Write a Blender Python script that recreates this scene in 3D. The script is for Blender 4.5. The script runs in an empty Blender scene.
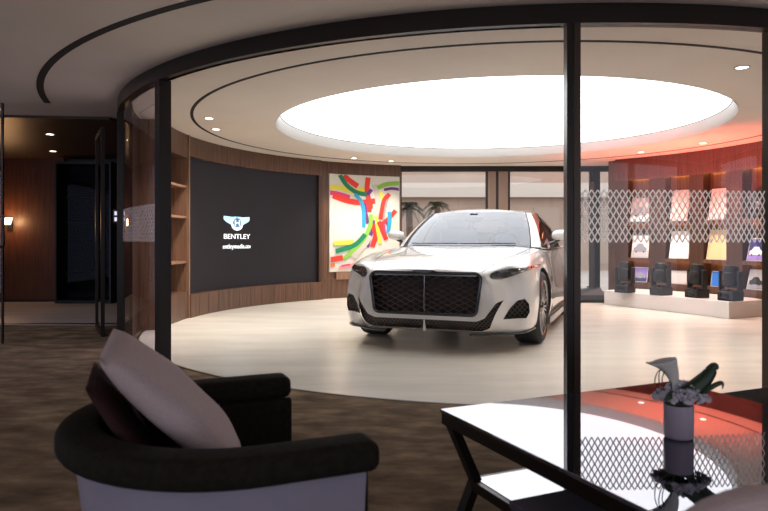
import bpy, bmesh, math, random
from mathutils import Vector, Matrix
from mathutils.bvhtree import BVHTree
random.seed(7)
PI = math.pi
S = bpy.context.scene
COL = S.collection
R = math.radians
F, HZ, CH = 650.0, 240.0, 1.05            # focal length in pixels, horizon row, camera height
CX, CY = 1.4, 8.3                          # centre of the round showroom
H = 2.46                                   # ceiling height

# ------------------------------------------------------------------ materials
def nodemat(name):
    m = bpy.data.materials.new(name); m.use_nodes = True
    nt = m.node_tree
    return m, nt, nt.nodes['Principled BSDF']
def mat(name, col, rough=.5, metal=0, coat=0, emit=None, es=1, spec=.5, bump=0, bscale=200, sheen=0):
    m, nt, b = nodemat(name)
    b.inputs['Base Color'].default_value = (*col, 1)
    b.inputs['Roughness'].default_value = rough
    b.inputs['Metallic'].default_value = metal
    b.inputs['Coat Weight'].default_value = coat
    b.inputs['Coat Roughness'].default_value = .03
    b.inputs['Specular IOR Level'].default_value = spec
    b.inputs['Sheen Weight'].default_value = sheen
    if emit:
        b.inputs['Emission Color'].default_value = (*emit, 1)
        b.inputs['Emission Strength'].default_value = es
    if bump:
        n = nt.nodes.new('ShaderNodeTexNoise'); n.inputs['Scale'].default_value = bscale
        tc = nt.nodes.new('ShaderNodeTexCoord'); nt.links.new(tc.outputs['Object'], n.inputs['Vector'])
        bp = nt.nodes.new('ShaderNodeBump'); bp.inputs['Strength'].default_value = bump; bp.inputs['Distance'].default_value = .01
        nt.links.new(n.outputs['Fac'], bp.inputs['Height']); nt.links.new(bp.outputs['Normal'], b.inputs['Normal'])
    return m
def noisemat(name, c1, c2, scale=(1,1,1), nscale=5, rough=.5, detail=6, lo=.3, hi=.7, bump=0, spec=.5, c3=None, coat=0):
    m, nt, b = nodemat(name)
    tc = nt.nodes.new('ShaderNodeTexCoord'); mp = nt.nodes.new('ShaderNodeMapping')
    mp.inputs['Scale'].default_value = scale
    n = nt.nodes.new('ShaderNodeTexNoise'); n.inputs['Scale'].default_value = nscale; n.inputs['Detail'].default_value = detail
    n.inputs['Roughness'].default_value = .6
    r = nt.nodes.new('ShaderNodeValToRGB')
    r.color_ramp.elements[0].position = lo; r.color_ramp.elements[0].color = (*c1, 1)
    r.color_ramp.elements[1].position = hi; r.color_ramp.elements[1].color = (*c2, 1)
    if c3:
        e = r.color_ramp.elements.new((lo+hi)/2); e.color = (*c3, 1)
    nt.links.new(tc.outputs['Object'], mp.inputs['Vector']); nt.links.new(mp.outputs['Vector'], n.inputs['Vector'])
    nt.links.new(n.outputs['Fac'], r.inputs['Fac']); nt.links.new(r.outputs['Color'], b.inputs['Base Color'])
    b.inputs['Roughness'].default_value = rough; b.inputs['Specular IOR Level'].default_value = spec
    b.inputs['Coat Weight'].default_value = coat; b.inputs['Coat Roughness'].default_value = .12
    if bump:
        bp = nt.nodes.new('ShaderNodeBump'); bp.inputs['Strength'].default_value = bump; bp.inputs['Distance'].default_value = .01
        nt.links.new(n.outputs['Fac'], bp.inputs['Height']); nt.links.new(bp.outputs['Normal'], b.inputs['Normal'])
    return m
def glassmat(name, tint=(1,1,1), ior=1.5, refl=(1,1,1), base=0.0, rough=0.0, pane=False):
    m = bpy.data.materials.new(name); m.use_nodes = True; nt = m.node_tree; nt.nodes.clear()
    o = nt.nodes.new('ShaderNodeOutputMaterial'); mx = nt.nodes.new('ShaderNodeMixShader')
    t = nt.nodes.new('ShaderNodeBsdfTransparent'); g = nt.nodes.new('ShaderNodeBsdfGlossy')
    t.inputs['Color'].default_value = (*tint, 1); g.inputs['Roughness'].default_value = rough
    g.inputs['Color'].default_value = (*refl, 1)
    fr = nt.nodes.new('ShaderNodeFresnel'); fr.inputs['IOR'].default_value = ior
    ad = nt.nodes.new('ShaderNodeMath'); ad.operation = 'ADD'; ad.inputs[1].default_value = base; ad.use_clamp = True
    nt.links.new(fr.outputs[0], ad.inputs[0])
    if pane:   # solid panes: reflect at the outer faces only, the back side of a face would give false total reflection
        ge=nt.nodes.new('ShaderNodeNewGeometry'); sb=nt.nodes.new('ShaderNodeMath'); sb.operation='SUBTRACT'; sb.inputs[0].default_value=1
        ml=nt.nodes.new('ShaderNodeMath'); ml.operation='MULTIPLY'
        nt.links.new(ge.outputs['Backfacing'],sb.inputs[1]); nt.links.new(ad.outputs[0],ml.inputs[0]); nt.links.new(sb.outputs[0],ml.inputs[1]); nt.links.new(ml.outputs[0],mx.inputs[0])
    else: nt.links.new(ad.outputs[0], mx.inputs[0])
    nt.links.new(t.outputs[0], mx.inputs[1]); nt.links.new(g.outputs[0], mx.inputs[2]); nt.links.new(mx.outputs[0], o.inputs[0])
    return m
def woodmat(name, dark, light, rough=.4, planks=0, coat=0.0):
    """vertical veneer; with planks>0 a slow board-to-board variation around the ring"""
    m, nt, b = nodemat(name)
    tc = nt.nodes.new('ShaderNodeTexCoord'); mp = nt.nodes.new('ShaderNodeMapping')
    mp.inputs['Scale'].default_value = (14, 14, .7)
    n = nt.nodes.new('ShaderNodeTexNoise'); n.inputs['Scale'].default_value = 3; n.inputs['Detail'].default_value = 8
    n.inputs['Distortion'].default_value = .3
    r = nt.nodes.new('ShaderNodeValToRGB')
    r.color_ramp.elements[0].position = .32; r.color_ramp.elements[0].color = (*dark, 1)
    r.color_ramp.elements[1].position = .7; r.color_ramp.elements[1].color = (*light, 1)
    nt.links.new(tc.outputs['Object'], mp.inputs['Vector']); nt.links.new(mp.outputs['Vector'], n.inputs['Vector'])
    nt.links.new(n.outputs['Fac'], r.inputs['Fac']); nt.links.new(r.outputs['Color'], b.inputs['Base Color'])
    b.inputs['Roughness'].default_value = rough; b.inputs['Coat Weight'].default_value = coat
    return m

M = {}
M['plaster'] = noisemat('plaster', (.72,.63,.55), (.76,.67,.59), nscale=1.5, rough=.75)
M['lounge_plaster'] = M['plaster']
M['rim'] = mat('white_rim', (.50,.485,.46), .5)
M['light_panel'] = mat('luminous_membrane', (.8,.8,.8), .6, emit=(.93,.96,1.0), es=1.95)
M['groove'] = mat('dark_groove', (.012,.011,.010), .8)
M['terrazzo'] = noisemat('polished_stone', (.635,.585,.50), (.765,.71,.62), scale=(.6,2.2,1), nscale=1.6, rough=.26, lo=.3, hi=.72, spec=.4)
M['marble'] = noisemat('corridor_marble', (.33,.27,.26), (.50,.42,.40), scale=(.5,2.5,1), nscale=1.4, rough=.3, lo=.3, hi=.7)
M['carpet'] = noisemat('mottled_carpet', (.080,.052,.030), (.265,.182,.112), scale=(1,1.9,1), nscale=3.6, rough=.95, lo=.32, hi=.70, bump=.4, spec=.1, c3=(.150,.103,.064))
M['walnut'] = woodmat('walnut', (.060,.026,.014), (.145,.070,.040), .4)
M['walnut_light'] = woodmat('walnut_edge', (.17,.085,.05), (.29,.16,.10), .4)
M['walnut_dark'] = woodmat('dark_walnut', (.035,.016,.009), (.075,.034,.018), .4)
M['walnut_fascia'] = woodmat('walnut_red_lit', (.060,.018,.012), (.12,.045,.032), .4)  # walnut copy with the stage lights' red glow put into its colour
M['teak'] = woodmat('red_brown_panelling', (.055,.018,.008), (.12,.040,.017), .42)
M['darkroom'] = mat('black_cabinet_lacquer', (.012,.010,.012), .35)
M['bronze'] = mat('dark_bronze_frame', (.020,.014,.011), .35, metal=.4)
M['bronze_brown'] = mat('brown_bronze_frame', (.060,.040,.028), .35, metal=.4)
M['glass'] = glassmat('clear_glass', (.985,.985,.985), 1.45, pane=True)
M['dark_glass'] = glassmat('tinted_glass', (.80,.78,.84), 1.5, pane=True)
m_=bpy.data.materials.new('white_frit'); m_.use_nodes=True; nt_=m_.node_tree; nt_.nodes.clear()
o1=nt_.nodes.new('ShaderNodeOutputMaterial'); a1_=nt_.nodes.new('ShaderNodeMixShader'); d1=nt_.nodes.new('ShaderNodeBsdfDiffuse'); t1=nt_.nodes.new('ShaderNodeBsdfTranslucent')
d1.inputs[0].default_value=(.88,.86,.85,1); t1.inputs[0].default_value=(.88,.86,.85,1); a1_.inputs[0].default_value=.55
nt_.links.new(d1.outputs[0],a1_.inputs[1]); nt_.links.new(t1.outputs[0],a1_.inputs[2]); nt_.links.new(a1_.outputs[0],o1.inputs[0]); M['frit']=m_
M['cabinet_glass']=glassmat('cabinet_glass',(.5,.5,.55),1.35,refl=(.25,.25,.28),pane=True)
M['screen'] = mat('led_screen', (.011,.009,.010), .6, emit=(.030,.027,.032), es=.25, spec=.2)
M['screen_white'] = mat('lit_screen_white', (.8,.8,.8), .5, emit=(.92,.96,1), es=.95)
M['screen_blue'] = mat('lit_screen_blue', (.3,.5,.6), .5, emit=(.42,.78,.92), es=.95)
M['screen_dkblue'] = mat('lit_screen_dark_blue', (.05,.15,.22), .5, emit=(.03,.17,.27), es=.5)
M['paint'] = mat('pearl_white_paint', (.73,.70,.655), .22, coat=1.0, spec=.5)
M['black_gloss'] = mat('gloss_black_trim', (.012,.012,.013), .18, coat=.6)
M['black'] = mat('matt_black', (.012,.011,.011), .55)
M['black_mesh'] = mat('black_grille_mesh', (.16,.14,.13), .3, metal=.85)
M['dark_pocket'] = mat('dark_recess', (.010,.008,.009), .6)
M['maroon_pocket'] = mat('dark_red_recess', (.030,.010,.010), .5)
M['chrome'] = mat('chrome', (.80,.80,.81), .12, metal=1)
M['dark_chrome'] = mat('dark_chrome', (.28,.27,.27), .22, metal=1)
M['lamp_glass'] = mat('headlamp_glass', (.05,.05,.055), .07, coat=1)
M['car_glass'] = glassmat('windscreen_glass', (.60,.63,.70), 1.5, refl=(.92,.95,1), base=.09, rough=.03)
M['side_glass'] = glassmat('side_window_glass', (.20,.18,.18), 1.5, base=.08)
M['rubber'] = mat('tyre_rubber', (.018,.017,.017), .7)
M['cabin'] = mat('pale_leather', (.42,.42,.46), .6)
M['cabin_dark'] = mat('dark_leather', (.05,.05,.055), .6)
M['fabric_dark'] = noisemat('dark_brown_velvet', (.010,.008,.005), (.019,.015,.010), nscale=60, rough=.9, spec=.15, bump=.15)
M['lavender'] = noisemat('lavender_grey_leather', (.275,.245,.305), (.315,.28,.345), nscale=6, rough=.5)
M['mauve'] = noisemat('mauve_linen', (.46,.36,.35), (.55,.43,.42), nscale=160, rough=.9, spec=.15, bump=.25)
M['maroon'] = noisemat('maroon_cloth', (.035,.014,.014), (.055,.022,.021), nscale=120, rough=.9, spec=.15)
M['mirror'] = mat('smoked_mirror_glass', (.262,.262,.28), .02, metal=1)
mm=bpy.data.materials.new('smoked_mirror'); mm.use_nodes=True; mn=mm.node_tree; mn.nodes.clear()
mo=mn.nodes.new('ShaderNodeOutputMaterial'); mg=mn.nodes.new('ShaderNodeBsdfGlossy'); mg.inputs['Color'].default_value=(.335,.335,.36,1); mg.inputs['Roughness'].default_value=.02
mn.links.new(mg.outputs[0],mo.inputs[0]); M['mirror']=mm
M['plinth'] = mat('white_plinth', (.66,.62,.59), .5)
M['vase'] = mat('lavender_ceramic', (.34,.28,.345), .35)
M['leaf'] = noisemat('dark_green_leaf', (.008,.020,.006), (.020,.050,.012), nscale=12, rough=.4)
M['calla'] = noisemat('greying_white_spathe', (.60,.58,.52), (.76,.73,.68), nscale=9, rough=.5)
M['stem'] = mat('green_stem', (.10,.16,.03), .5)
M['blossom'] = noisemat('grey_mauve_blossom', (.36,.34,.39), (.66,.61,.68), nscale=30, rough=.9)
M['amber'] = mat('amber_led_strip', (.8,.5,.2), .5, emit=(1,.55,.18), es=10)
M['amber_soft'] = mat('amber_led_strip_soft', (.8,.5,.2), .5, emit=(1,.45,.12), es=9)
M['lamp_on'] = mat('lit_lamp', (1,.9,.8), .5, emit=(1,.88,.74), es=6)
M['lamp_red'] = mat('lit_red_lens', (1,.2,.1), .3, emit=(1,.22,.10), es=5)
M['sconce'] = mat('lit_sconce_shade', (1,.8,.6), .5, emit=(1,.66,.36), es=7)
M['cream'] = mat('lit_cream_print', (.56,.53,.46), .6, emit=(.95,.90,.78), es=.04)
M['facade'] = noisemat('tan_render', (.27,.185,.135), (.36,.25,.19), nscale=.6, rough=.9)
M['facade_pale'] = mat('pale_render', (.44,.37,.31), .9)
M['paving'] = noisemat('outside_paving', (.30,.25,.21), (.40,.34,.29), nscale=1.2, rough=.8)
M['palm_leaf'] = mat('palm_frond', (.050,.048,.022), .6)
M['palm_trunk'] = noisemat('palm_bark', (.07,.045,.03), (.14,.09,.06), nscale=12, rough=.9)
M['brown_panel'] = mat('brown_panel', (.30,.215,.16), .5)
def flat(name, c, es=.04): return mat(name, tuple(q*.8 for q in c), .6, emit=c, es=es)

# ------------------------------------------------------------------ mesh helpers
class MB:
    def __init__(s): s.v=[]; s.f=[]; s.mi=[]; s.mats=[]
    def m(s, name):
        mt = M[name] if isinstance(name, str) else name
        if mt not in s.mats: s.mats.append(mt)
        return s.mats.index(mt)
    def add(s, vs, fs, mt, X=None):
        o = len(s.v); i = s.m(mt)
        for p in vs:
            p = Vector(p)
            if X is not None: p = X @ p
            s.v.append(p)
        for f in fs: s.f.append([o+k for k in f]); s.mi.append(i)
    def box(s, x0,x1,y0,y1,z0,z1, mt, X=None, bev=0):
        if bev:
            bm = bmesh.new()
            bmesh.ops.create_cube(bm, size=1)
            for v in bm.verts: v.co = Vector(((x0+x1)/2+v.co.x*(x1-x0),(y0+y1)/2+v.co.y*(y1-y0),(z0+z1)/2+v.co.z*(z1-z0)))
            bmesh.ops.bevel(bm, geom=bm.edges[:], offset=bev, segments=3, affect='EDGES', profile=.5)
            bm.verts.index_update()
            s.add([v.co.copy() for v in bm.verts], [[v.index for v in f.verts] for f in bm.faces], mt, X); bm.free(); return
        vs=[(x0,y0,z0),(x1,y0,z0),(x1,y1,z0),(x0,y1,z0),(x0,y0,z1),(x1,y0,z1),(x1,y1,z1),(x0,y1,z1)]
        s.add(vs,[(0,3,2,1),(4,5,6,7),(0,1,5,4),(1,2,6,5),(2,3,7,6),(3,0,4,7)],mt,X)
    def grid(s, rows, mt, X=None, closed=False, flip=False):
        nr=len(rows); nc=len(rows[0]); vs=[p for r in rows for p in r]; fs=[]
        for i in range(nr-1):
            for j in range(nc if closed else nc-1):
                k=(j+1)%nc
                q=[i*nc+j,i*nc+k,(i+1)*nc+k,(i+1)*nc+j]
                fs.append(q[::-1] if flip else q)
        s.add(vs,fs,mt,X)
    def lathe(s, prof, mt, X=None, n=32, cap=True):
        rows=[[(r*math.cos(2*PI*k/n),r*math.sin(2*PI*k/n),z) for k in range(n)] for r,z in prof]
        s.grid(rows,mt,X,closed=True)
        if cap:
            o=len(s.v)-len(prof)*n; i=s.m(mt)
            if prof[0][0]>1e-4: s.f.append([o+k for k in range(n)][::-1]); s.mi.append(i)
            if prof[-1][0]>1e-4: s.f.append([o+(len(prof)-1)*n+k for k in range(n)]); s.mi.append(i)
    def tube(s, pts, r, mt, X=None, n=8, closed=False):
        pts=[Vector(p) for p in pts]; rows=[]; N=len(pts); up=None
        for i,p in enumerate(pts):
            a=pts[(i-1)%N] if (closed or i>0) else p; b=pts[(i+1)%N] if (closed or i<N-1) else p
            d=(b-a).normalized()
            if up is None: up=Vector((0,0,1)) if abs(d.z)<.9 else Vector((1,0,0))
            u=d.cross(up).normalized(); w=u.cross(d).normalized(); up=w
            rr=r[i] if isinstance(r,(list,tuple)) else r
            rows.append([p+u*math.cos(2*PI*k/n)*rr+w*math.sin(2*PI*k/n)*rr for k in range(n)])
        if closed: rows.append(rows[0])
        o=len(s.v); s.grid(rows,mt,X,closed=True,flip=True)
        if not closed:
            i=s.m(mt); s.f.append([o+k for k in range(n)]); s.mi.append(i)
            s.f.append([o+(N-1)*n+k for k in range(n)][::-1]); s.mi.append(i)
    def prism(s, poly, z0, z1, mt, X=None):
        n=len(poly); vs=[(*p,z0) for p in poly]+[(*p,z1) for p in poly]
        fs=[tuple(range(n))[::-1],tuple(range(n,2*n))]+[(k,(k+1)%n,n+(k+1)%n,n+k) for k in range(n)]
        s.add(vs,fs,mt,X)
    def arc(s, r0,r1,z0,z1,a0,a1,mt,n=None,c=(CX,CY)):
        """thick arc block, angles in degrees"""
        if n is None: n=max(2,int(abs(a1-a0)/2)+1)
        rows=[]
        for k in range(n+1):
            a=R(a0+(a1-a0)*k/n); C,Sn=math.cos(a),math.sin(a)
            rows.append([(c[0]+r0*C,c[1]+r0*Sn,z0),(c[0]+r1*C,c[1]+r1*Sn,z0),(c[0]+r1*C,c[1]+r1*Sn,z1),(c[0]+r0*C,c[1]+r0*Sn,z1)])
        o=len(s.v); s.grid(rows,mt,closed=True,flip=(a1>a0))
        i=s.m(mt); s.f.append([o,o+1,o+2,o+3]); s.mi.append(i); e=o+n*4; s.f.append([e+3,e+2,e+1,e]); s.mi.append(i)
    def build(s, name, parent=None, smooth=None, fix=True):
        me=bpy.data.meshes.new(name); me.from_pydata([tuple(v) for v in s.v],[],s.f)
        for mt in s.mats: me.materials.append(mt)
        for p,i in zip(me.polygons,s.mi): p.material_index=i
        if fix:
            bm=bmesh.new(); bm.from_mesh(me); bmesh.ops.recalc_face_normals(bm,faces=bm.faces[:]); bm.to_mesh(me); bm.free()
        if smooth:
            for p in me.polygons: p.use_smooth=True
            me.set_sharp_from_angle(angle=R(smooth))
        me.update()
        o=bpy.data.objects.new(name,me); COL.objects.link(o)
        if parent: o.parent=parent
        return o
def tag(o,label,cat,group=None,kind=None):
    o['label']=label; o['category']=cat
    if group: o['group']=group
    if kind: o['kind']=kind
    return o
def struct(o): o['kind']='structure'; return o
def empty(name,loc=(0,0,0),rz=0):
    o=bpy.data.objects.new(name,None); COL.objects.link(o); o.location=loc; o.rotation_euler=(0,0,rz); o.empty_display_size=.1; return o
def copy_tree(o,parent=None):
    c=o.copy(); COL.objects.link(c)
    if parent: c.parent=parent
    for ch in list(o.children): copy_tree(ch,c)
    return c
def cr(pts,t):
    """Catmull-Rom through tuples, t in 0..n-1"""
    n=len(pts); i=min(int(t),n-2); f=t-i
    p0=pts[max(i-1,0)];p1=pts[i];p2=pts[i+1];p3=pts[min(i+2,n-1)]
    return tuple(.5*((2*b)+(-a+c)*f+(2*a-5*b+4*c-d)*f*f+(-a+3*b-3*c+d)*f**3) for a,b,c,d in zip(p0,p1,p2,p3))
def spl(pts,k): return [cr(pts,(len(pts)-1)*i/k) for i in range(k+1)]
def fl(px,Y): return (px-384)/F*Y
def ang(px,r,near=False):
    """angle on the circle of radius r seen at column px (far or near crossing)"""
    t=(px-384)/F; a=t*t+1; b=-2*(t*CX+CY); c=CX*CX+CY*CY-r*r
    q=math.sqrt(max(b*b-4*a*c,0)); Y=(-b-q)/(2*a) if near else (-b+q)/(2*a)
    return math.degrees(math.atan2(Y-CY,t*Y-CX))%360
def pol(phi,r,z=0): return Vector((CX+r*math.cos(R(phi)),CY+r*math.sin(R(phi)),z))
def wallX(phi,r,z):
    """frame on the inside of the ring: x to the viewer's right, y up, z into the room"""
    a=R(phi); m=Matrix(((math.sin(a),0,-math.cos(a),0),(-math.cos(a),0,-math.sin(a),0),(0,1,0,0),(0,0,0,1)))
    return Matrix.Translation(pol(phi,r,z))@m

# ------------------------------------------------------------------ setting
XL,XR,YB,YF=-7.4,7.8,-3.2,12.42
def ringpoly(r,n=96,a0=0,a1=360): return [(CX+r*math.cos(R(a0+(a1-a0)*k/n)),CY+r*math.sin(R(a0+(a1-a0)*k/n))) for k in range(n)]
# ceiling slab with round opening
RS=2.75
mb=MB(); n=96; inner=ringpoly(RS,n)
def onrect(a):
    c,s_=math.cos(a),math.sin(a); t=1e9
    if c>1e-9: t=min(t,(XR-CX)/c)
    if c<-1e-9: t=min(t,(XL-CX)/c)
    if s_>1e-9: t=min(t,(YF+.1-CY)/s_)
    if s_<-1e-9: t=min(t,(YB-CY)/s_)
    return (CX+c*t,CY+s_*t)
angs=sorted([2*PI*k/n for k in range(n)]+[math.atan2(y-CY,x-CX)%(2*PI) for x in (XL,XR) for y in (YB,YF+.1)])
rows=[[],[],[],[]]
for a in angs:
    i=(CX+RS*math.cos(a),CY+RS*math.sin(a)); o=onrect(a)
    rows[0].append((*i,H)); rows[1].append((*o,H)); rows[2].append((*o,H+.5)); rows[3].append((*i,H+.5))
mb.grid([rows[0],rows[1],rows[2],rows[3],rows[0]],'plaster',closed=True)
struct(mb.build('ceiling'))
mb=MB(); n=96
prof=[(RS-.004,H-.004),(RS-.03,H+.03),(RS-.05,H+.13),(RS-.04,H+.135),(RS-.004,H+.14)]
mb.lathe(prof+[prof[0]],'rim',Matrix.Translation((CX,CY,0)),n=96,cap=False)
o=mb.build('trim_1',smooth=60); struct(o); 
root=empty('ceiling_light',(CX,CY,H+.14)); tag(root,'huge round glowing white light panel set in the showroom ceiling above the car','ceiling light')
mb=MB(); mb.lathe([(RS-.055,0),(RS-.055,.03)],'light_panel',n=96); mb.build('light_diffuser',root)
mb=MB(); mb.lathe([(RS-.054,-.006),(RS-.046,-.006),(RS-.046,.03),(RS-.054,.03),(RS-.054,-.006)],'groove',n=96,cap=False); mb.build('edge_gap',root)
mb=MB(); mb.arc(3.68,3.715,H-.004,H+.002,0,359.99,'groove',n=128); struct(mb.build('trim_2'))
mb=MB(); mb.arc(5.09,5.15,H-.004,H+.002,198.5,300,'groove',n=64); struct(mb.build('trim_3'))
# floors
mb=MB(); rf=4.25
mb.prism(ringpoly(rf),-.1,0,'terrazzo'); struct(mb.build('floor_showroom'))
def annular_rect(x0,x1,y0,y1,r):  # polygon rect minus disc, as quads fan
    pass
mb=MB(); rows=[[],[]]
for a in angs:
    rows[0].append((CX+rf*math.cos(a),CY+rf*math.sin(a),0)); o=onrect(a); rows[1].append((*o,0))
rows2=[[(x,y,-.1) for x,y,_ in r] for r in rows]
mb.grid([rows[0],rows[1],rows2[1],rows2[0],rows[0]],'carpet',closed=True); struct(mb.build('floor_carpet'))
mb=MB(); mb.arc(rf-.012,rf+.012,-.01,.003,0,359.99,'bronze_brown',n=128); struct(mb.build('trim_4'))
# stone corridor at the left, and stone behind the round floor
mb=MB(); mb.prism([(XL,8.15),(-2.86,7.95)]+[(CX+4.3*math.cos(R(a)),CY+4.3*math.sin(R(a))) for a in range(182,134,-4)]+[(XL,11.3)],.0,.006,'marble'); struct(mb.build('floor_corridor'))
mb=MB(); mb.box(XL,-2.92,8.06,8.13,.0,.012,'bronze'); struct(mb.build('trim_5'))
mb=MB(); mb.prism([pol(112,4.2)[:2],pol(50,4.2)[:2],(4.6,YF),(0.0,YF)],.0005,.003,'terrazzo'); struct(mb.build('floor_window_bay'))
# lounge walls
mb=MB(); mb.box(XL-.15,XL,YB,11.2,0,H,'walnut_dark'); struct(mb.build('wall_left'))
mb=MB(); mb.box(XR,XR+.15,YB,YF,0,H,'walnut_dark'); struct(mb.build('wall_right'))
mb=MB(); mb.box(XL,XR,YB-.15,YB,0,H,'walnut_dark'); struct(mb.build('wall_rear'))
mb=MB(); mb.box(XL,-5.42,11.0,11.15,.05,H-.03,'teak'); struct(mb.build('wall_corridor'))
mb=MB(); mb.box(XL,-5.42,10.985,11.1,0,.05,'black'); struct(mb.build('baseboard_corridor'))
mb=MB(); mb.box(-5.42,-1.95,11.1,11.2,0,H,'darkroom'); struct(mb.build('wall_corridor_dark'))
# dark glass-fronted cabinet
root=empty('display_cabinet',(-4.95,11.08,0)); tag(root,'tall black glass-fronted cabinet at the end of the dark corridor','cabinet')
mb=MB(); mb.box(-.46,.46,-.4,-.02,0,.06,'black'); mb.box(-.46,.46,-.02,0,.0,2.3,'darkroom'); mb.box(-.46,-.43,-.4,-.02,.06,2.3,'darkroom'); mb.box(.43,.46,-.4,-.02,.06,2.3,'darkroom'); mb.box(-.46,.46,-.4,0,2.3,2.34,'darkroom'); mb.build('carcass',root)
for k in range(4):
    mb=MB(); mb.box(-.43,.43,-.36,-.02,.5+.42*k,.52+.42*k,'black'); mb.build('shelf',root)
mb=MB(); mb.box(-.43,.43,-.41,-.4,.06,2.3,'cabinet_glass'); mb.build('glass_door',root)
# corridor ceiling
mb=MB(); mb.prism([(XL,6.95),(-3.15,7.45)]+[(CX+4.5*math.cos(R(a)),CY+4.5*math.sin(R(a))) for a in range(186,138,-4)]+[(XL,11.1)],H-.03,H-.001,'walnut_dark'); struct(mb.build('ceiling_corridor'))
# back wall beyond the showroom, closed either side of the windows
wx0,wx1=.30,4.35
mb=MB(); mb.box(XL,wx0,YF,YF+.12,0,H,'walnut'); struct(mb.build('wall_back_left'))
mb=MB(); mb.box(wx1,XR,YF,YF+.12,0,H,'walnut'); struct(mb.build('wall_back_right'))
mb=MB(); mb.box(wx0,wx1,YF-.02,YF+.12,H-.10,H,'bronze'); struct(mb.build('trim_6'))
mb=MB(); mb.box(wx0,wx1,YF-.02,YF+.1,0,.06,'bronze'); struct(mb.build('trim_7'))
def pane(nm,x0,x1):
    r=struct(empty(nm,(0,0,0)))
    mb=MB(); mb.box(x0+.03,x1-.03,YF+.03,YF+.04,.06,H-.1,'glass'); mb.build('window_glass',r)
    mb=MB()
    for a in (x0,x1-.04): mb.box(a,a+.04,YF,YF+.07,.06,H-.1,'bronze')
    mb.build('window_frame',r)
xa,xb,xc,xd=fl(488,YF),fl(508,YF),fl(592,YF),fl(598,YF)
pane('window_1',wx0,xa); pane('window_2',xb,xc); pane('window_3',xd,wx1)
mb=MB(); mb.box(xa,xb,YF,YF+.09,.06,H-.1,'brown_panel'); mb.box(xa+.15,xa+.2,YF-.004,YF,.06,H-.1,'bronze'); struct(mb.build('trim_8'))
mb=MB(); mb.box(xc,xd,YF-.05,YF+.09,.06,H-.1,'black'); struct(mb.build('trim_9'))

# ---- exterior beyond the windows
mb=MB(); mb.box(-14,22,YF+.13,30,-.12,-.02,'paving'); struct(mb.build('ground'))
root=empty('facade',(4,23,0)); tag(root,'tan rendered building with a pale band seen through the showroom windows','building')
mb=MB(); mb.box(-17,17,0,.4,-.02,2.55,'facade'); mb.build('wall',root)
mb=MB(); mb.box(-17,17,-.3,.4,2.55,3.05,'facade_pale'); mb.box(-17,17,-.15,.4,3.05,3.9,'facade'); mb.box(-17,17,-.3,.4,3.9,6.0,'facade_pale'); mb.build('cornice',root)
for k,x in enumerate((-5.2,-2.9,1.3,3.3)):
    mb=MB(); mb.box(x,x+.9,-.03,.02,.2,2.2,'brown_panel'); mb.build('shutter',root)
def palm(px,Y,h,lab,seed,s=1):
    random.seed(seed)
    r=empty('palm_tree',(fl(px,Y),Y,-.02)); tag(r,lab,'palm tree','palms outside the windows')
    mb=MB(); mb.tube([(0,0,0),(.03,0,h*.5),(0,.02,h)],[.13,.10,.09],'palm_trunk',n=10); mb.build('trunk',r,smooth=50)
    mb=MB()
    for k in range(22):
        a=2*PI*k/22+random.uniform(-.15,.15); el=random.uniform(-.3,1.1); L=s*random.uniform(.75,1.0)
        d=Vector((math.cos(a)*math.cos(el),math.sin(a)*math.cos(el),math.sin(el))); side=Vector((-math.sin(a),math.cos(a),0))
        spine=[Vector((0,0,h))+d*L*t-Vector((0,0,.75*L*t*t)) for t in [i/7 for i in range(8)]]
        mb.tube(spine,.008,'palm_leaf',n=4)
        for i in range(1,8):
            for sg in (-1,1):
                for q in (0,.5):
                    b=spine[i]*(1-q)+spine[i-1]*q; w=.26*s*math.sin(PI*min(1,(i-q)/7.5)+.15)
                    t=b+side*sg*w+d*.10-Vector((0,0,.10*s))
                    e=d*.02
                    mb.add([b-e,b+e,t],[(0,1,2)],'palm_leaf')
    mb.build('crown',r,fix=False)
palm(409,17.5,1.95,'left palm tree outside the window, beside the colourful painting',3,.50)
palm(437,20.5,2.15,'right palm tree outside the window, behind the car windscreen top',5,.52)

# ---- ring wall of the showroom, left part
aS0,aS1,aS2,aS3=190.0,173.6,128.0,105.8
mb=MB(); mb.arc(4.38,4.42,0,H,aS0,104.5,'walnut_dark'); mb.arc(4.30,4.40,0,H,201.5,aS0,'walnut_dark'); struct(mb.build('wall_ring_left'))
def wood_parts(nm,blocks,parent): 
    mb=MB()
    for b in blocks: mb.arc(*b[:6],b[6] if len(b)>6 else 'walnut')
    return mb.build(nm,parent,smooth=30)
root=empty('shelving_unit',pol(182,4.2)); tag(root,'curved walnut wall shelving with empty niches beside the dark screen','shelving')
def rel(o,root): o.matrix_parent_inverse=Matrix.Translation(-root.location) ; return o
def part(mbx,nm,root,smooth=None): return rel(mbx.build(nm,root,smooth=smooth),root)
mb=MB(); mb.arc(4.34,4.375,0,H-.001,aS0,aS1,'walnut'); part(mb,'back_panel',root,30)
mb=MB(); mb.arc(4.05,4.34,H-.31,H-.002,aS0-.4,aS1+.5,'walnut'); part(mb,'fascia',root,30)
mb=MB(); mb.arc(4.05,4.34,0.003,.36,aS0-.4,aS1+.5,'walnut'); part(mb,'base',root,30)
for a in (aS0,aS1+.5):
    mb=MB(); mb.arc(4.035,4.34,.003,H-.002,a,a-.5,'walnut_light',n=1); part(mb,'side_panel',root)
for z in (.74,1.34,1.75):
    mb=MB(); mb.arc(4.07,4.34,z,z+.03,aS0-.5,aS1+.5,'walnut_light'); part(mb,'shelf',root,30)
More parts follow.
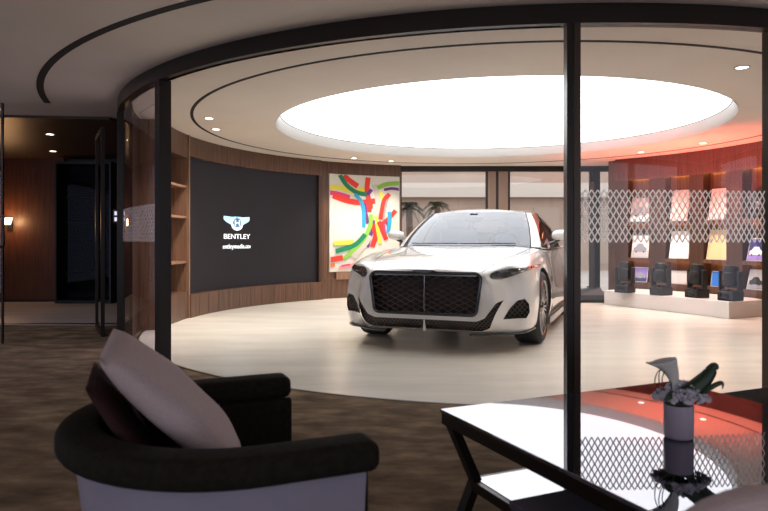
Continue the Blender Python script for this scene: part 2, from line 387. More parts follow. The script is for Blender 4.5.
# screen wall
mb=MB(); mb.arc(4.06,4.37,H-.27,H-.001,aS1,aS2,'walnut'); struct(mb.build('wall_screen_fascia',smooth=30))
mb=MB(); mb.arc(4.02,4.37,0.001,.31,aS1,aS2,'walnut')
for k in range(1,12):
    a=aS1+(aS2-aS1)*k/12; mb.arc(4.018,4.03,0.02,.309,a,a-.10,'black',n=1)
struct(mb.build('wall_screen_base',smooth=30))
root=empty('video_screen',pol(150,4.15,.31)); tag(root,'large dark curved LED screen showing a pale winged logo','screen')
mb=MB(); mb.arc(4.13,4.2,.312,H-.272,aS1-.1,aS2+.9,'screen'); part(mb,'display',root,30)
mb=MB(); mb.arc(4.06,4.37,.312,H-.272,aS2+.85,aS2,'walnut_dark',n=1); struct(mb.build('trim_10'))
def textmesh(body,size,mt,width=None,bold=0):
    cu=bpy.data.curves.new('text','FONT'); cu.body=body; cu.size=size; cu.align_x='CENTER'; cu.extrude=.002; cu.offset=bold
    o=bpy.data.objects.new('text',cu); COL.objects.link(o); bpy.context.view_layer.update()
    me=bpy.data.meshes.new_from_object(o.evaluated_get(bpy.context.evaluated_depsgraph_get()))
    bpy.data.objects.remove(o); bpy.data.curves.remove(cu)
    me.materials.clear(); me.materials.append(M[mt])
    if width:
        xs=[v.co.x for v in me.vertices]; k=width/(max(xs)-min(xs))
        for v in me.vertices: v.co.x*=k
    return me
pl=ang(237,4.12); Ls=pol(pl,4.12); Ls_d=Ls.y
def zpx(y,Y): return CH-(y-HZ)/F*Y
k=Ls_d/F/ .93
def placetext(body,ytop,ybot,wpx,mt,bold=0,cap=.72):
    hgt=(ybot-ytop)/F*Ls_d; me=textmesh(body,hgt/cap,mt,wpx/F*Ls_d/.64,bold)
    o=bpy.data.objects.new('screen_text',me); COL.objects.link(o); o.parent=root
    o.matrix_parent_inverse=Matrix.Translation(-root.location); o.matrix_basis=wallX(pl,4.118,zpx(ybot,Ls_d)); return o
o=placetext('BENTLEY',233.8,238.8,26,'screen_white',.0); 
o=placetext('bentleymedia.com',243.8,248.4,32,'screen_white',.0)
mb=MB(); X=wallX(pl,4.121,zpx(223.5,Ls_d)); q=Ls_d/F
def px2(x,y): return ((x-237)*q/.64,-(y-223.5)*q)
def flatpoly(mb,pts,mt,X,z=0,th=.003):
    mb.prism(pts,z,z+th,mt,X)
for sg in (-1,1):
    P=[(.5,216.6),(5,217.2),(15,216.2),(13.4,219.3),(10.6,222),(7.4,223.8),(5,225.2),(2,228),(.5,228)]
    flatpoly(mb,[px2(237+sg*a,b) for a,b in P],'screen_blue',X)
circ=lambda x,y,r,n=28:[px2(x+r*math.cos(2*PI*k/n)*.93,y+r*math.sin(2*PI*k/n)) for k in range(n)]
flatpoly(mb,circ(237,224.5,6.0),'screen_white',X,.003); 
flatpoly(mb,circ(237,222.8,4.6),'screen_dkblue',X,.006)
for sg in (-1,1): flatpoly(mb,[px2(237+sg*2.0-.5,220),px2(237+sg*2.0+.5,220),px2(237+sg*2.0+.5,225.6),px2(237+sg*2.0-.5,225.6)],'screen_white',X,.009)
flatpoly(mb,[px2(235.5,222.4),px2(238.5,222.4),px2(238.5,223.3),px2(235.5,223.3)],'screen_white',X,.009)
part(mb,'winged_logo',root)
# painting wall
mb=MB(); mb.arc(4.12,4.37,0.001,H-.001,aS2,aS3-.6,'walnut'); struct(mb.build('wall_painting',smooth=30))
mb=MB(); mb.arc(4.10,4.12,0.002,.36,aS2-.1,aS3-.3,'walnut'); struct(mb.build('trim_11',smooth=30))
pa0,pa1=ang(329.5,4.09),ang(399.5,4.09)
root=empty('painting',pol((pa0+pa1)/2,4.1,.40)); tag(root,'tall cream abstract painting with red, green and blue brush strokes','painting')
zt0,zt1=zpx(272,pol(pa0,4.09).y),zpx(173.5,pol(pa0,4.09).y)
mb=MB(); mb.arc(4.09,4.118,zt0,zt1,pa0,pa1,'cream'); part(mb,'canvas',root,30)
mb=MB()
PC={k:flat('paint_'+k,c) for k,c in dict(green=(.0,.22,.09),lime=(.25,.52,.06),red=(.80,.035,.02),yellow=(.85,.72,.06),blue=(.02,.36,.60),magenta=(.75,.04,.16),purple=(.17,.03,.22),pink=(.90,.30,.28),stone=(.58,.52,.45),orange=(.85,.16,.02)).items()}
def stroke(c,pts,w,lay):
    pts=spl([(float(a),float(b)) for a,b in pts],max(6,len(pts)*4)); rows=[]
    r=4.088-lay*.0006
    for i,p in enumerate(pts):
        a=pts[max(i-1,0)];b=pts[min(i+1,len(pts)-1)]; dx,dy=b[0]-a[0],b[1]-a[1]; L=math.hypot(dx,dy)
        nx,ny=-dy/L*w/2,dx/L*w/2; row=[]
        for sg in (-1,1):
            x=min(max(p[0]+sg*nx,42),342); y=min(max(p[1]+sg*ny,41),454)
            u=(x-40)/305; v=(y-40)/416
            row.append(pol(pa0+(pa1-pa0)*u,r,zt1+(zt0-zt1)*v))
        rows.append(row)
    mb.grid(rows,PC[c])
ST=[('stone',[(236,78),(250,130),(250,200),(252,300)],24),('pink',[(300,115),(285,160),(272,235)],16),
('magenta',[(42,120),(80,125),(130,138)],20),('yellow',[(42,98),(90,98),(150,110),(215,92)],22),('red',[(100,42),(130,66),(165,88)],24),
('red',[(210,48),(205,100),(212,150),(214,200)],22),('red',[(55,132),(110,150),(170,158),(240,150)],24),
('green',[(85,42),(115,85),(160,115),(208,122)],19),('purple',[(205,125),(225,100)],16),('purple',[(195,160),(208,250)],12),
('blue',[(152,122),(180,155),(190,200),(190,266)],16),('red',[(215,150),(218,185)],26),
('purple',[(278,100),(310,93),(343,97)],12),('lime',[(250,92),(290,75),(342,70)],19),
('yellow',[(262,110),(275,150),(268,200)],14),('red',[(302,118),(278,145),(268,195),(262,230)],18),
('red',[(328,190),(296,228),(262,256)],18),('purple',[(290,240),(300,262)],16),('blue',[(300,195),(302,240),(294,292)],16),
('purple',[(236,235),(222,290),(205,352)],15),('red',[(229,252),(242,300),(226,350)],22),('yellow',[(243,215),(250,270),(262,338)],15),
('red',[(254,240),(272,280),(288,320)],20),('magenta',[(276,245),(282,290)],9),
('stone',[(215,300),(190,340),(140,395)],30),('lime',[(222,208),(216,262),(180,330),(102,402)],18),('yellow',[(58,334),(100,332),(145,330)],19),
('green',[(196,296),(150,342),(66,368)],20),('red',[(42,404),(70,400),(98,396)],22),('orange',[(42,428),(62,426)],14),('pink',[(80,440),(140,428),(170,415)],14),('magenta',[(90,432),(130,426)],8)]
for i,s_ in enumerate(ST): stroke(*s_,i+1)
part(mb,'brush_strokes',root)
mb=MB(); mb.arc(4.075,4.1,zt0-.14,zt0-.01,ang(336,4.09),pa1,'walnut_light'); part(mb,'lower_rail',root)

# ---- right hand display shelving
b0,b1=49.4,-24.0
root=empty('display_shelving',pol(30,4.2)); tag(root,'long curved walnut display shelving with lit niches on the right','shelving')
mb=MB(); mb.arc(4.25,4.30,0.003,H-.002,b1,b0+2.5,'walnut'); part(mb,'back_panel',root,30)
mb=MB(); mb.arc(4.07,4.25,2.12,H-.002,b1,b0,'walnut_fascia'); part(mb,'fascia',root,30)
mb=MB(); mb.arc(4.07,4.25,.003,.33,b1,b0,'walnut'); part(mb,'base',root,30)
mb=MB(); mb.arc(4.072,4.09,2.085,2.12,b1,b0,'walnut'); part(mb,'valance',root,30)
niche=[(628,649),(665,689),(703,726),(742,763)]
edges=[ang(a,4.07) for p in niche for a in p]   # decreasing angles
edges=[e if e<180 else e-360 for e in edges]
div=[(b0,edges[0])]+[(edges[2*i+1],edges[2*i+2]) for i in range(3)]+[(edges[7],edges[7]-3.2)]
nb=[(edges[2*i],edges[2*i+1]) for i in range(4)]
w=nb[3][0]-nb[3][1]; cur=edges[7]-3.2
while cur-w>b1+3.2:
    nb.append((cur,cur-w)); div.append((cur-w,cur-w-3.2)); cur-=w+3.2
div.append((cur,b1))
for a,b in div:
    mb=MB(); mb.arc(4.075,4.25,.33,2.12,b,a,'walnut_dark'); part(mb,'divider',root,30)
for z in (.715,1.33):
    for a,b in nb:
        mb=MB(); mb.arc(4.08,4.25,z,z+.03,b,a,'walnut'); mb.arc(4.076,4.09,z-.028,z+.03,b,a,'walnut'); part(mb,'shelf',root,30)
for zi,z in enumerate((.70,1.315,2.105)):
    for a,b in nb:
        mb=MB(); mb.arc(4.20,4.23,z,z+.012,b+.3,a-.3,'amber' if zi else 'amber_soft'); part(mb,'light_strip',root)
# things in the niches
def board(k,z,w,h,face,lab,cat='display board',tilt=12,grp='boards in the lit niches',dphi=0,nm='display_board'):
    a,b=nb[k]; ph=(a+b)/2+dphi
    t=R(tilt)
    X=wallX(ph,4.105,z)
    r=empty(nm,(0,0,0)); r.matrix_basis=X@Matrix.Rotation(-t,4,'X'); tag(r,lab,cat,grp)
    mb=MB(); mb.box(-w/2,w/2,0,h,-.012,0,'plinth'); mb.build('backing',r)
    mb=MB(); face(mb,w,h); mb.build('picture',r)
    return r
FC={k:mat('card_'+k,c,.5) for k,c in dict(white=(.80,.78,.75),pinkish=(.80,.58,.52),sand=(.70,.48,.24),blue=(.02,.16,.55),navy=(.03,.03,.14),violet=(.28,.20,.55),grey=(.28,.28,.32),pale=(.55,.52,.50),black=(.02,.02,.02),rust=(.45,.15,.06)).items()}
def plain(c):
    def f(mb,w,h): mb.box(-w/2+.008,w/2-.008,.008,h-.008,0,.003,FC[c])
    return f
def carpic(bg,gr,carc):
    def f(mb,w,h):
        mb.box(-w/2+.012,w/2-.012,.012,h-.012,0,.003,FC[bg]); mb.box(-w/2+.012,w/2-.012,.012,h*.32,.003,.005,FC[gr])
        P=[(-.36,.26),(.36,.26),(.38,.42),(.24,.48),(.12,.62),(-.14,.62),(-.26,.48),(-.38,.42)]
        mb.prism([(x*w,y*h) for x,y in P],.005,.008,FC[carc])
        for x in (-.22,.22): mb.prism([(x*w+.05*w*math.cos(2*PI*k/12),.26*h+.05*w*math.sin(2*PI*k/12)) for k in range(12)],.008,.010,FC['black'])
    return f
z0,z1,z2=.331,.746,1.361
board(0,z1,.30,.40,carpic('white','pale','grey'),'white board with a grey car picture, leftmost on the middle shelf')
board(1,z1,.34,.46,plain('white'),'plain white board leaning in the second niche of the middle shelf')
board(2,z1,.36,.47,plain('sand'),'sand orange board leaning on the middle shelf, right of the plain white one')
board(3,z1,.30,.34,carpic('navy','violet','white'),'dark violet picture board on the middle shelf beside the right frame',tilt=14)
board(0,z0,.26,.26,carpic('violet','navy','grey'),'small violet car picture in the lowest left niche behind the first stage light',tilt=14)
board(1,z0,.34,.22,plain('pale'),'low pale grey board in the second bottom niche')
board(2,z0,.20,.24,plain('blue'),'small bright blue board in the third bottom niche',tilt=10)
board(3,z0,.30,.30,carpic('pale','grey','black'),'picture of a dark car in the bottom niche nearest the right frame',tilt=14)
board(0,z2,.34,.42,carpic('pale','white','grey'),'pale picture board on the top shelf, farthest left')
board(1,z2,.30,.52,plain('pinkish'),'pink card board on the top shelf, second niche from the left')
board(2,z2,.30,.50,plain('pinkish'),'pink card board on the top shelf, third niche from the left')
for k in range(4,len(nb)): board(k,z1,.3,.4,plain('white'),'white board leaning in a niche past the right frame')
# alloy wheel displayed in the top right niche
ph=(nb[3][0]+nb[3][1])/2; 
def make_rim(mb,r,X,mt='dark_chrome',n=10,dep=.10,hub=.055):
    mb.lathe([(r*.93,-dep),(r,-dep+.01),(r,.0),(r*.95,.012),(r*.90,.0),(r*.86,-dep*.6),(r*.86,-dep),(r*.93,-dep)],mt,X,n=40,cap=False)
    for k in range(n):
        Y=X@Matrix.Rotation(2*PI*k/n,4,'Z')
        for sg in (-1,1):
            vs=[(hub*.8,sg*.008-.012,-.03),(hub*.8,sg*.008+.012,-.03),(hub*.8,sg*.008+.010,-.005),(hub*.8,sg*.008-.010,-.005)]
            ye=sg*.045*r/.28
            vs+=[(r*.92,ye-.010,-.025),(r*.92,ye+.010,-.025),(r*.92,ye+.008,.003),(r*.92,ye-.008,.003)]
            mb.add(vs,[(0,1,2,3),(4,7,6,5),(0,4,5,1),(1,5,6,2),(2,6,7,3),(3,7,4,0)],mt,Y)
    mb.lathe([(hub*1.1,-.05),(hub*1.1,-.01),(hub*.8,.004),(.02,.008),(0.0001,.008)],mt,X,n=24)
r_=empty('alloy_wheel',(0,0,0)); r_.matrix_basis=wallX(ph,4.14,z2+.205)@Matrix.Rotation(R(-8),4,'X'); tag(r_,'dark alloy wheel displayed upright in the top right niche','wheel')
mb=MB(); make_rim(mb,.20,Matrix.Identity(4),n=7); mb.build('rim',r_,smooth=40)
# plinth
def P2(px,y): Y=CH*F/(y-HZ); return (fl(px,Y),Y)
A_,B_,C_=P2(604,304),P2(729,319),P2(764,316)
D_=(4.12,11.15)
rad=lambda a,r:tuple(pol(a,r)[:2])
poly=[A_,B_,C_,rad(14,3.98),rad(22,3.98),rad(30,3.98),rad(38,3.98),rad(45,3.98)]
mb=MB(); mb.prism(poly,0.0005,.225,'plinth'); o=mb.build('plinth'); tag(o,'long low white plinth in front of the shelving, carrying black stage lights','plinth')
b=o.modifiers.new('b','BEVEL'); b.width=.006; b.segments=2
# stage lights
def stage_light():
    r=empty('stage_light')
    mb=MB(); mb.box(-.15,.15,-.15,.15,0,.13,'black',bev=.015); mb.box(-.08,.08,-.156,-.148,.04,.10,'black_gloss')
    mb.build('base',r)
    for sg in (-1,1):
        mb=MB(); mb.box(sg*.172-.024,sg*.172+.024,-.06,.06,.13,.42,'black',bev=.018); mb.box(sg*.09-.07,sg*.09+.07,-.05,.05,.128,.155,'black'); mb.build('yoke_arm',r)
    X=Matrix.Translation((0,0,.34))@Matrix.Rotation(R(-10),4,'X')
    mb=MB(); mb.lathe([(.07,-.15),(.11,-.145),(.135,-.09),(.14,.0),(.125,.05),(.128,.055),(.128,.10),(.118,.10),(.118,.14),(.105,.15),(.10,.15),(.10,.13)],'black',X,n=28)
    for k in range(6): mb.lathe([(.1405-.0005*k,-.07+.018*k),(.1455,-.066+.018*k),(.1405,-.062+.018*k)],'black',X,n=28,cap=False)
    mb.build('lamp_head',r,smooth=35)
    mb=MB(); mb.lathe([(.098,.132),(.06,.142),(.0001,.146)],'lamp_red',X,n=24); mb.build('lens',r,smooth=50)
    mb=MB(); mb.tube([(-.10,-.152,.03),(-.10,-.18,.04),(-.02,-.19,.05),(.06,-.18,.04),(.06,-.152,.03)],.008,'black'); mb.build('handle',r,smooth=50)
    return r
proto=stage_light()
labs=['black moving stage light at the far left end of the white plinth','black moving stage light second from the left on the white plinth','black moving stage light third from the left, before the blue board','black moving stage light at the near right end of the white plinth']
spots=[(625,292.5),(661,295),(697,297.5),(730.5,300.5)]
for i,(px,yb) in enumerate(spots):
    o=proto if i==0 else copy_tree(proto)
    Y=(CH-.225)*F/(yb-HZ); o.location=(fl(px,Y),Y,.2255)
    dx=CX-o.location.x; dy=CY-o.location.y
    o.rotation_euler=(0,0,math.atan2(dy,dx)+PI/2+(.3 if i==3 else 0)); o.scale=(.78,.78,.96)
    tag(o,labs[i],'stage light','stage lights on the plinth')
    L=bpy.data.lights.new('red_beam','SPOT'); L.energy=95; L.color=(1,.125,.075); L.spot_size=R(112); L.spot_blend=1; L.shadow_soft_size=.08
    lo=bpy.data.objects.new('red_beam',L); COL.objects.link(lo)
    # in front of the lens, aimed up and at the shelving
    lo.location=o.location+Vector((dx*.04,dy*.04,.56)); d=Vector((-dx*.10,-dy*.10,1)).normalized(); lo.rotation_euler=d.to_track_quat('-Z','Y').to_euler()
# black floor box behind the post
root=empty('floor_box',(fl(592,10.9),11.05,0)); tag(root,'low black box with a sloped lid on the floor beside the white plinth','box')
mb=MB(); mb.box(-.23,.22,-.2,.2,.003,.14,'black',bev=.02); mb.build('body',root)
mb=MB(); mb.add([(-.2,-.17,.14),(.2,-.17,.14),(.2,.17,.14),(-.2,.17,.14),(-.16,-.05,.21),(.18,-.05,.24),(.18,.15,.24),(-.16,.15,.21)],[(0,3,2,1),(4,5,6,7),(0,1,5,4),(1,2,6,5),(2,3,7,6),(3,0,4,7)],'black'); mb.build('lid',root)
root=empty('banner_stand',(fl(594.5,10.95),11.1,.24)); tag(root,'slim black upright post rising from the black floor box','post')
mb=MB(); mb.box(-.04,.04,-.03,.03,0,1.80,'black',bev=.006); mb.build('pole',root)
mb=MB(); mb.box(-.07,.07,-.05,.05,-.0,.02,'black'); mb.build('foot',root)

# ---- downlights
def downlight(x,y,lab,on=True,grp='round recessed downlights',z=H,e=35,col=(1,.91,.82)):
    r=empty('downlight',(x,y,z-.001)); tag(r,lab,'downlight',grp)
    mb=MB(); mb.lathe([(.047,-.006),(.062,-.006),(.064,0),(.047,0),(.047,-.006)],'rim',n=24,cap=False); mb.build('trim_ring',r,smooth=40)
    mb=MB(); mb.lathe([(.046,-.003),(.046,0)],'lamp_on',n=24); mb.build('lens',r)
    L=bpy.data.lights.new('downlight_beam','SPOT'); L.energy=e; L.color=col; L.spot_size=R(105); L.spot_blend=.8; L.shadow_soft_size=.05
    lo=bpy.data.objects.new('downlight_beam',L); COL.objects.link(lo); lo.location=(x,y,z-.03)
DL=[(209,118,'outer left downlight over the curved walnut shelving'),(216,129,'inner left downlight above the left end of the screen'),(354,158,'downlight in front of the painting, its left one'),(391,161,'downlight in front of the painting, its right one'),(641,152,'downlight over the red-lit shelving, left one'),(703,143,'downlight over the red-lit shelving, right one'),(742,67,'downlight near the top right glass frame')]
for px,y,l in DL:
    Y=(H-CH)*F/(HZ-y); downlight(fl(px,Y),Y,l,e=105)
for px,y,l in ((50,134,'corridor downlight, nearer of the two left of the glass ring'),(53,151,'corridor downlight, farther one by the wood wall')):
    Y=(H-.03-CH)*F/(HZ-y); downlight(fl(px,Y),Y,l,z=H-.03,grp='corridor downlights',e=11)

# ---- glass ring: header, posts, panels
gR=4.40
a1=202.5; a2=ang(163,gR,True); a3=ang(568.5,gR,True); a4=ang(575.5,gR,True); a5=ang(767,gR,True)
mb=MB(); mb.arc(gR-.04,gR+.045,2.34,H-.002,196,350,'bronze')
struct(mb.build('trim_12',smooth=30))
mb=MB(); mb.arc(gR-.035,gR-.0,2.352,2.340,a2+.5,a3-.5,'chrome'); struct(mb.build('trim_13',smooth=30))
def post(a,w,mt,nm,z1=2.34,dr=.05):
    da=math.degrees(w/2/gR); mb=MB(); mb.arc(gR-dr,gR+dr,0.0,z1,a-da,a+da,mt,n=1); o=mb.build(nm); struct(o); return o
post(a1,.10,'bronze','trim_14'); post(a2,.085,'bronze','trim_15'); post(a3,.038,'bronze','trim_16'); post(a4,.038,'bronze_brown','trim_17'); post(a5+.45,.05,'bronze_brown','trim_18')
def frit(mb,a0,a1_,r,z0,z1,cw=.0185,rh=.032,th=.0082):
    L=R(a1_-a0)*r; nc=int(L/cw); rowsn=int(round((z1-z0)/rh))
    def pt(s,z): return pol(a0+math.degrees(s/r),r-.006,z)
    def seg(p,q,t):
        d=Vector((q[0]-p[0],q[1]-p[1])).normalized(); nn=Vector((-d.y,d.x))*t/2
        mb.add([pt(p[0]-nn.x,p[1]-nn.y),pt(q[0]-nn.x,q[1]-nn.y),pt(q[0]+nn.x,q[1]+nn.y),pt(p[0]+nn.x,p[1]+nn.y)],[(0,1,2,3)],'frit')
    for i in range(nc):
        for j in range(rowsn):
            zb=z0+j*rh; x=i*cw; zt=zb+rh*1.12
            if j==rowsn-1: zt=zb+rh*.9
            if (i+j)%2==0: seg((x,zb),(x+cw,zt),th)
            else: seg((x+cw,zb),(x,zt),th)
def gpanel(nm,aa,bb,mt='glass',band=True):
    r=struct(empty(nm,(0,0,0)))
    mb=MB(); mb.arc(gR-.005,gR+.005,.03,2.34,aa,bb,mt); mb.build('glass_pane',r,smooth=30)
    mb=MB(); mb.arc(gR-.02,gR+.02,0,.03,aa,bb,'bronze'); mb.build('bottom_rail',r,smooth=30)
    if band:
        mb=MB(); frit(mb,aa,bb,gR,1.035,1.355); mb.build('etched_band',r,fix=False)
gpanel('window_4',a4+.3,a5,'glass'); gpanel('window_5',a5+.6,346,'glass'); gpanel('window_6',a1+.6,a2-.5,'dark_glass')
# switch plate on the left post
o=MB(); p=pol(a1,gR+.055,0)
d=(Vector((0,0,0))-p); d.z=0; d.normalize()
X=Matrix.Translation(p+Vector((-.0,0,1.29)))@Matrix.Rotation(math.atan2(d.y,d.x)+PI/2,4,'Z')
o.box(-.03,.03,-.02,0,-.07,.07,'bronze_brown',X,bev=.006); o.box(-.018,.018,-.024,-.019,.01,.05,'chrome',X); o.box(-.018,.018,-.024,-.019,-.05,-.01,'chrome',X)
tag(o.build('switch_plate'),'small bronze switch plate on the left dark post of the glass ring','switch')
# open framed glass door behind the left post
root=struct(empty('door_1',(fl(97,7.75),7.75,0),R(-62)))
mb=MB()
for x in (0,.75): mb.box(x,x+.045,-.02,.02,.0,2.28,'bronze')
mb.box(.045,.75,-.02,.02,0,.06,'bronze'); mb.box(.045,.75,-.02,.02,2.22,2.28,'bronze'); mb.build('door_frame',root)
mb=MB(); mb.box(.045,.75,-.004,.004,.06,2.22,'dark_glass'); mb.build('door_glass',root)
# glass door with D handle at far left
root=struct(empty('door_2',(fl(3,6.6),6.6,0),0))
mb=MB(); mb.box(-1.1,0,-.005,.005,.01,2.44,'glass'); mb.build('door_glass',root)
mb=MB(); mb.tube([(-.06,-.01,.98),(-.06,-.045,.98),(.03,-.05,.99),(.035,-.05,1.0),(.035,-.05,1.28),(.03,-.05,1.29),(-.06,-.045,1.30),(-.06,-.01,1.30)],.012,'black',n=8); mb.build('door_handle',root,smooth=50)
mb=MB(); mb.box(-.012,0.004,-.012,.012,.0,2.44,'bronze'); mb.build('edge_profile',root)
# wall lamp
Y=10.96; root=empty('wall_lamp',(fl(9,Y),Y+.04,zpx(224,Y))); tag(root,'small glowing wall lamp on the red-brown panelling at far left','lamp')
mb=MB(); mb.box(-.04,.04,-.02,0,-.12,.12,'bronze'); mb.build('bracket',root)
mb=MB(); mb.lathe([(.05,-.06),(.085,.05),(.08,.05),(.045,-.055)],'sconce',Matrix.Translation((0,-.10,.05)),n=20); mb.build('lamp_shade',root,smooth=50)
L=bpy.data.lights.new('wall_lamp_glow','POINT'); L.energy=9; L.color=(1,.55,.25); L.shadow_soft_size=.06
lo=bpy.data.objects.new('wall_lamp_glow',L); COL.objects.link(lo); lo.location=root.location+Vector((0,-.22,.05))

# ------------------------------------------------------------------ car
TH=R(-21.5)
car=empty('car',(.72,6.98,0),TH); tag(car,'pearl white grand touring coupe with black mesh grille on the pale floor','car')
# local: x=u (viewer's right), y=v (towards the rear), z up; front axle at v=0
ST_=[ # v, hw, zb, zm, zs, us, zh, zt
(-.935,.60,.27,.50,.725,.47,.752,.765),
(-.915,.665,.235,.49,.745,.53,.768,.781),
(-.86,.70,.205,.49,.760,.59,.782,.797),
(-.78,.745,.185,.49,.778,.655,.798,.815),
(-.715,.815,.175,.49,.797,.715,.812,.832),
(-.675,.895,.165,.50,.812,.765,.825,.845),
(-.60,.950,.16,.51,.832,.80,.840,.858),
(-.45,.980,.16,.52,.865,.825,.865,.886),
(-.2,.99,.16,.54,.900,.85,.895,.918),
(.12,1.0,.16,.55,.925,.865,.93,.955),
(.45,1.0,.16,.55,.938,.87,.965,.992),
(.8,.985,.165,.54,.94,.87,.965,.985),
(1.3,.975,.17,.54,.945,.86,.95,.96),
(1.9,.975,.175,.54,.955,.86,.955,.96),
(2.4,.99,.18,.56,.97,.85,.965,.97),
(2.85,1.01,.18,.57,.975,.84,.975,.98),
(3.3,.99,.2,.58,.955,.82,.98,.99),
(3.7,.94,.25,.6,.92,.76,.95,.96),
(3.92,.86,.32,.62,.87,.66,.90,.91),
(4.0,.74,.40,.62,.80,.55,.84,.85)]
vv=[s_[0] for s_ in ST_]
NU=40; rows=[]
NS=110
for i in range(NS+1):
    t=(len(ST_)-1)*i/NS
    v,hw,zb,zm,zs,us,zh,zt=cr(ST_,t)
    half=[(0,zb),(hw*.45,zb),(hw-.16,zb+.002),(hw-.045,zb+.05),(hw-.008,zb+(zm-zb)*.5),(hw,zm),(hw-.03,zm+(zs-zm)*.55),(hw-.075,zs-.05),(us,zs),(us-.13,zh-.002),(us-.36,(zh+zt)/2+.006),(0,zt)]
    hp=spl(half,NU); hp[0]=(0,zb); hp[-1]=(0,zt)
    ring=[(a,v,b) for a,b in hp]+[(-a,v,b) for a,b in hp[-2:0:-1]]
    rows.append(ring)
mb=MB(); mb.grid(rows,'paint',closed=True); nr=len(rows[0]); i=mb.m('paint')
mb.f.append(list(range(nr))); mb.mi.append(i); e=NS*nr; mb.f.append([e+k for k in range(nr)][::-1]); mb.mi.append(i)
body=mb.build('body',car,smooth=32)
bm=bmesh.new(); bm.from_mesh(body.data); bmesh.ops.triangulate(bm,faces=bm.faces[:]); BV=BVHTree.FromBMesh(bm); bm.free()
def vf(u,w):
    h=BV.ray_cast(Vector((u,-2,w)),Vector((0,1,0)))
    return h[0].y if h[0] else -.6
def zf(u,v):
    h=BV.ray_cast(Vector((u,v,2)),Vector((0,0,-1)))
    return h[0].z if h[0] else .9
def rrect(x0,x1,z0,z1,r,n=6,tap=0):
    P=[]
    for cx_,cz,a0 in ((x1-r-tap,z0+r,-90),(x1-r,z1-r,0),(x0+r,z1-r,90),(x0+r+tap,z0+r,180)):
        for k in range(n+1):
            a=R(a0+90*k/n); P.append((cx_+r*math.cos(a),cz+r*math.sin(a)))
    return P
GR=rrect(-.535,.535,.362,.742,.055,tap=.035)
low_half=[(0,.305),(.50,.305),(.575,.335),(.675,.475),(.725,.50),(.675,.39),(.615,.245),(.54,.212),(0,.212)]
LOW=low_half[:-1]+[(.3,.210),(-.3,.210)]+[(-a,b) for a,b in low_half[-2:0:-1]]
LOW=[(0,.305)]+low_half[1:-1]+[(-a,b) for a,b in low_half[-2:0:-1]]
SI=[(.722,.325),(.77,.41),(.835,.485),(.895,.50),(.925,.455),(.930,.38),(.905,.330)]
cutters=[]
def cutter(poly,dep,mt):
    mb=MB(); n=len(poly); vs=[(a,-1.4,b) for a,b in poly]+[(a,vf(a,b)+dep,b) for a,b in poly]
    mb.add(vs,[tuple(range(n)),tuple(range(n,2*n))[::-1]]+[(k,(k+1)%n,n+(k+1)%n,n+k)[::-1] for k in range(n)],mt)
    o=mb.build('cut'); 
    bm=bmesh.new(); bm.from_mesh(o.data); bmesh.ops.triangulate(bm,faces=bm.faces[:]); bmesh.ops.recalc_face_normals(bm,faces=bm.faces[:]); bm.to_mesh(o.data); bm.free()
    o.matrix_world=Matrix.Translation(car.location)@Matrix.Rotation(TH,4,'Z'); cutters.append(o)
cutter(GR,.10,'maroon_pocket')
cutter(LOW,.07,'dark_pocket')
cutter(SI,.045,'dark_pocket'); cutter([(-a,b) for a,b in SI],.045,'dark_pocket')
for v in (0,2.87):
    for sg in (-1,1):
        mb=MB(); mb.lathe([(.405,0),(.405,.5)],'black',Matrix.Translation((sg*.72,v,.365))@Matrix.Rotation(sg*PI/2,4,'Y'),n=48); o=mb.build('cut'); o.matrix_world=Matrix.Translation(car.location)@Matrix.Rotation(TH,4,'Z'); cutters.append(o)
for o in cutters:
    m=body.modifiers.new('b','BOOLEAN'); m.operation='DIFFERENCE'; m.object=o; m.solver='EXACT'; m.material_mode='TRANSFER'
bpy.context.view_layer.update()
dg=bpy.context.evaluated_depsgraph_get()
me=bpy.data.meshes.new_from_object(body.evaluated_get(dg),depsgraph=dg)
body.modifiers.clear(); body.data=me
for o in cutters: bpy.data.objects.remove(o)
me.set_sharp_from_angle(angle=R(32))
# grille
g=empty('grille'); g.parent=car
GV=vf(0,.5)
mb=MB(); 
loopo=[(a*1.012,vf(a,b)-.012 if abs(a)<.56 else GV,(b-.545)*1.015+.545) for a,b in GR]
mb.tube(loopo,.016,'black_gloss',n=8,closed=True); mb.build('grille_frame',g,smooth=50)
mb=MB()
def inpoly(p,poly):
    c=False; j=len(poly)-1
    for i_ in range(len(poly)):
        a,b=poly[i_],poly[j]
        if (a[1]>p[1])!=(b[1]>p[1]) and p[0]<(b[0]-a[0])*(p[1]-a[1])/(b[1]-a[1])+a[0]: c=not c
        j=i_
    return c
def lattice(mb,poly,dx,slope,th,off,mt):
    xs=[p[0] for p in poly]; zs=[p[1] for p in poly]; x0,x1,z0,z1=min(xs),max(xs),min(zs),max(zs)
    for sg in (-1,1):
        c=x0-(z1-z0)/slope
        while c<x1+(z1-z0)/slope:
            run=[]; N=70
            for k in range(N+1):
                z=z0+(z1-z0)*k/N; x=c+sg*(z-z0)/slope
                if inpoly((x,z),poly): run.append((x,z))
                else:
                    if len(run)>2: mb.tube([(a,vf(a,b)+off,b) for a,b in (run[0],run[len(run)//2],run[-1])],th,mt,n=4)
                    run=[]
            if len(run)>2: mb.tube([(a,vf(a,b)+off,b) for a,b in (run[0],run[len(run)//2],run[-1])],th,mt,n=4)
            c+=dx
lattice(mb,GR,.105,.50,.0055,.022,'black_mesh'); mb.build('grille_mesh',g)
mb=MB(); mb.tube([(0,GV+.004,.36),(0,GV-.004,.55),(0,GV+.004,.73)],.007,'dark_chrome',n=6); mb.build('centre_bar',g,smooth=50)
mb=MB(); mb.box(-.50,.50,GV-.006,GV+.008,.715,.727,'dark_chrome'); mb.build('chrome_strip',g)
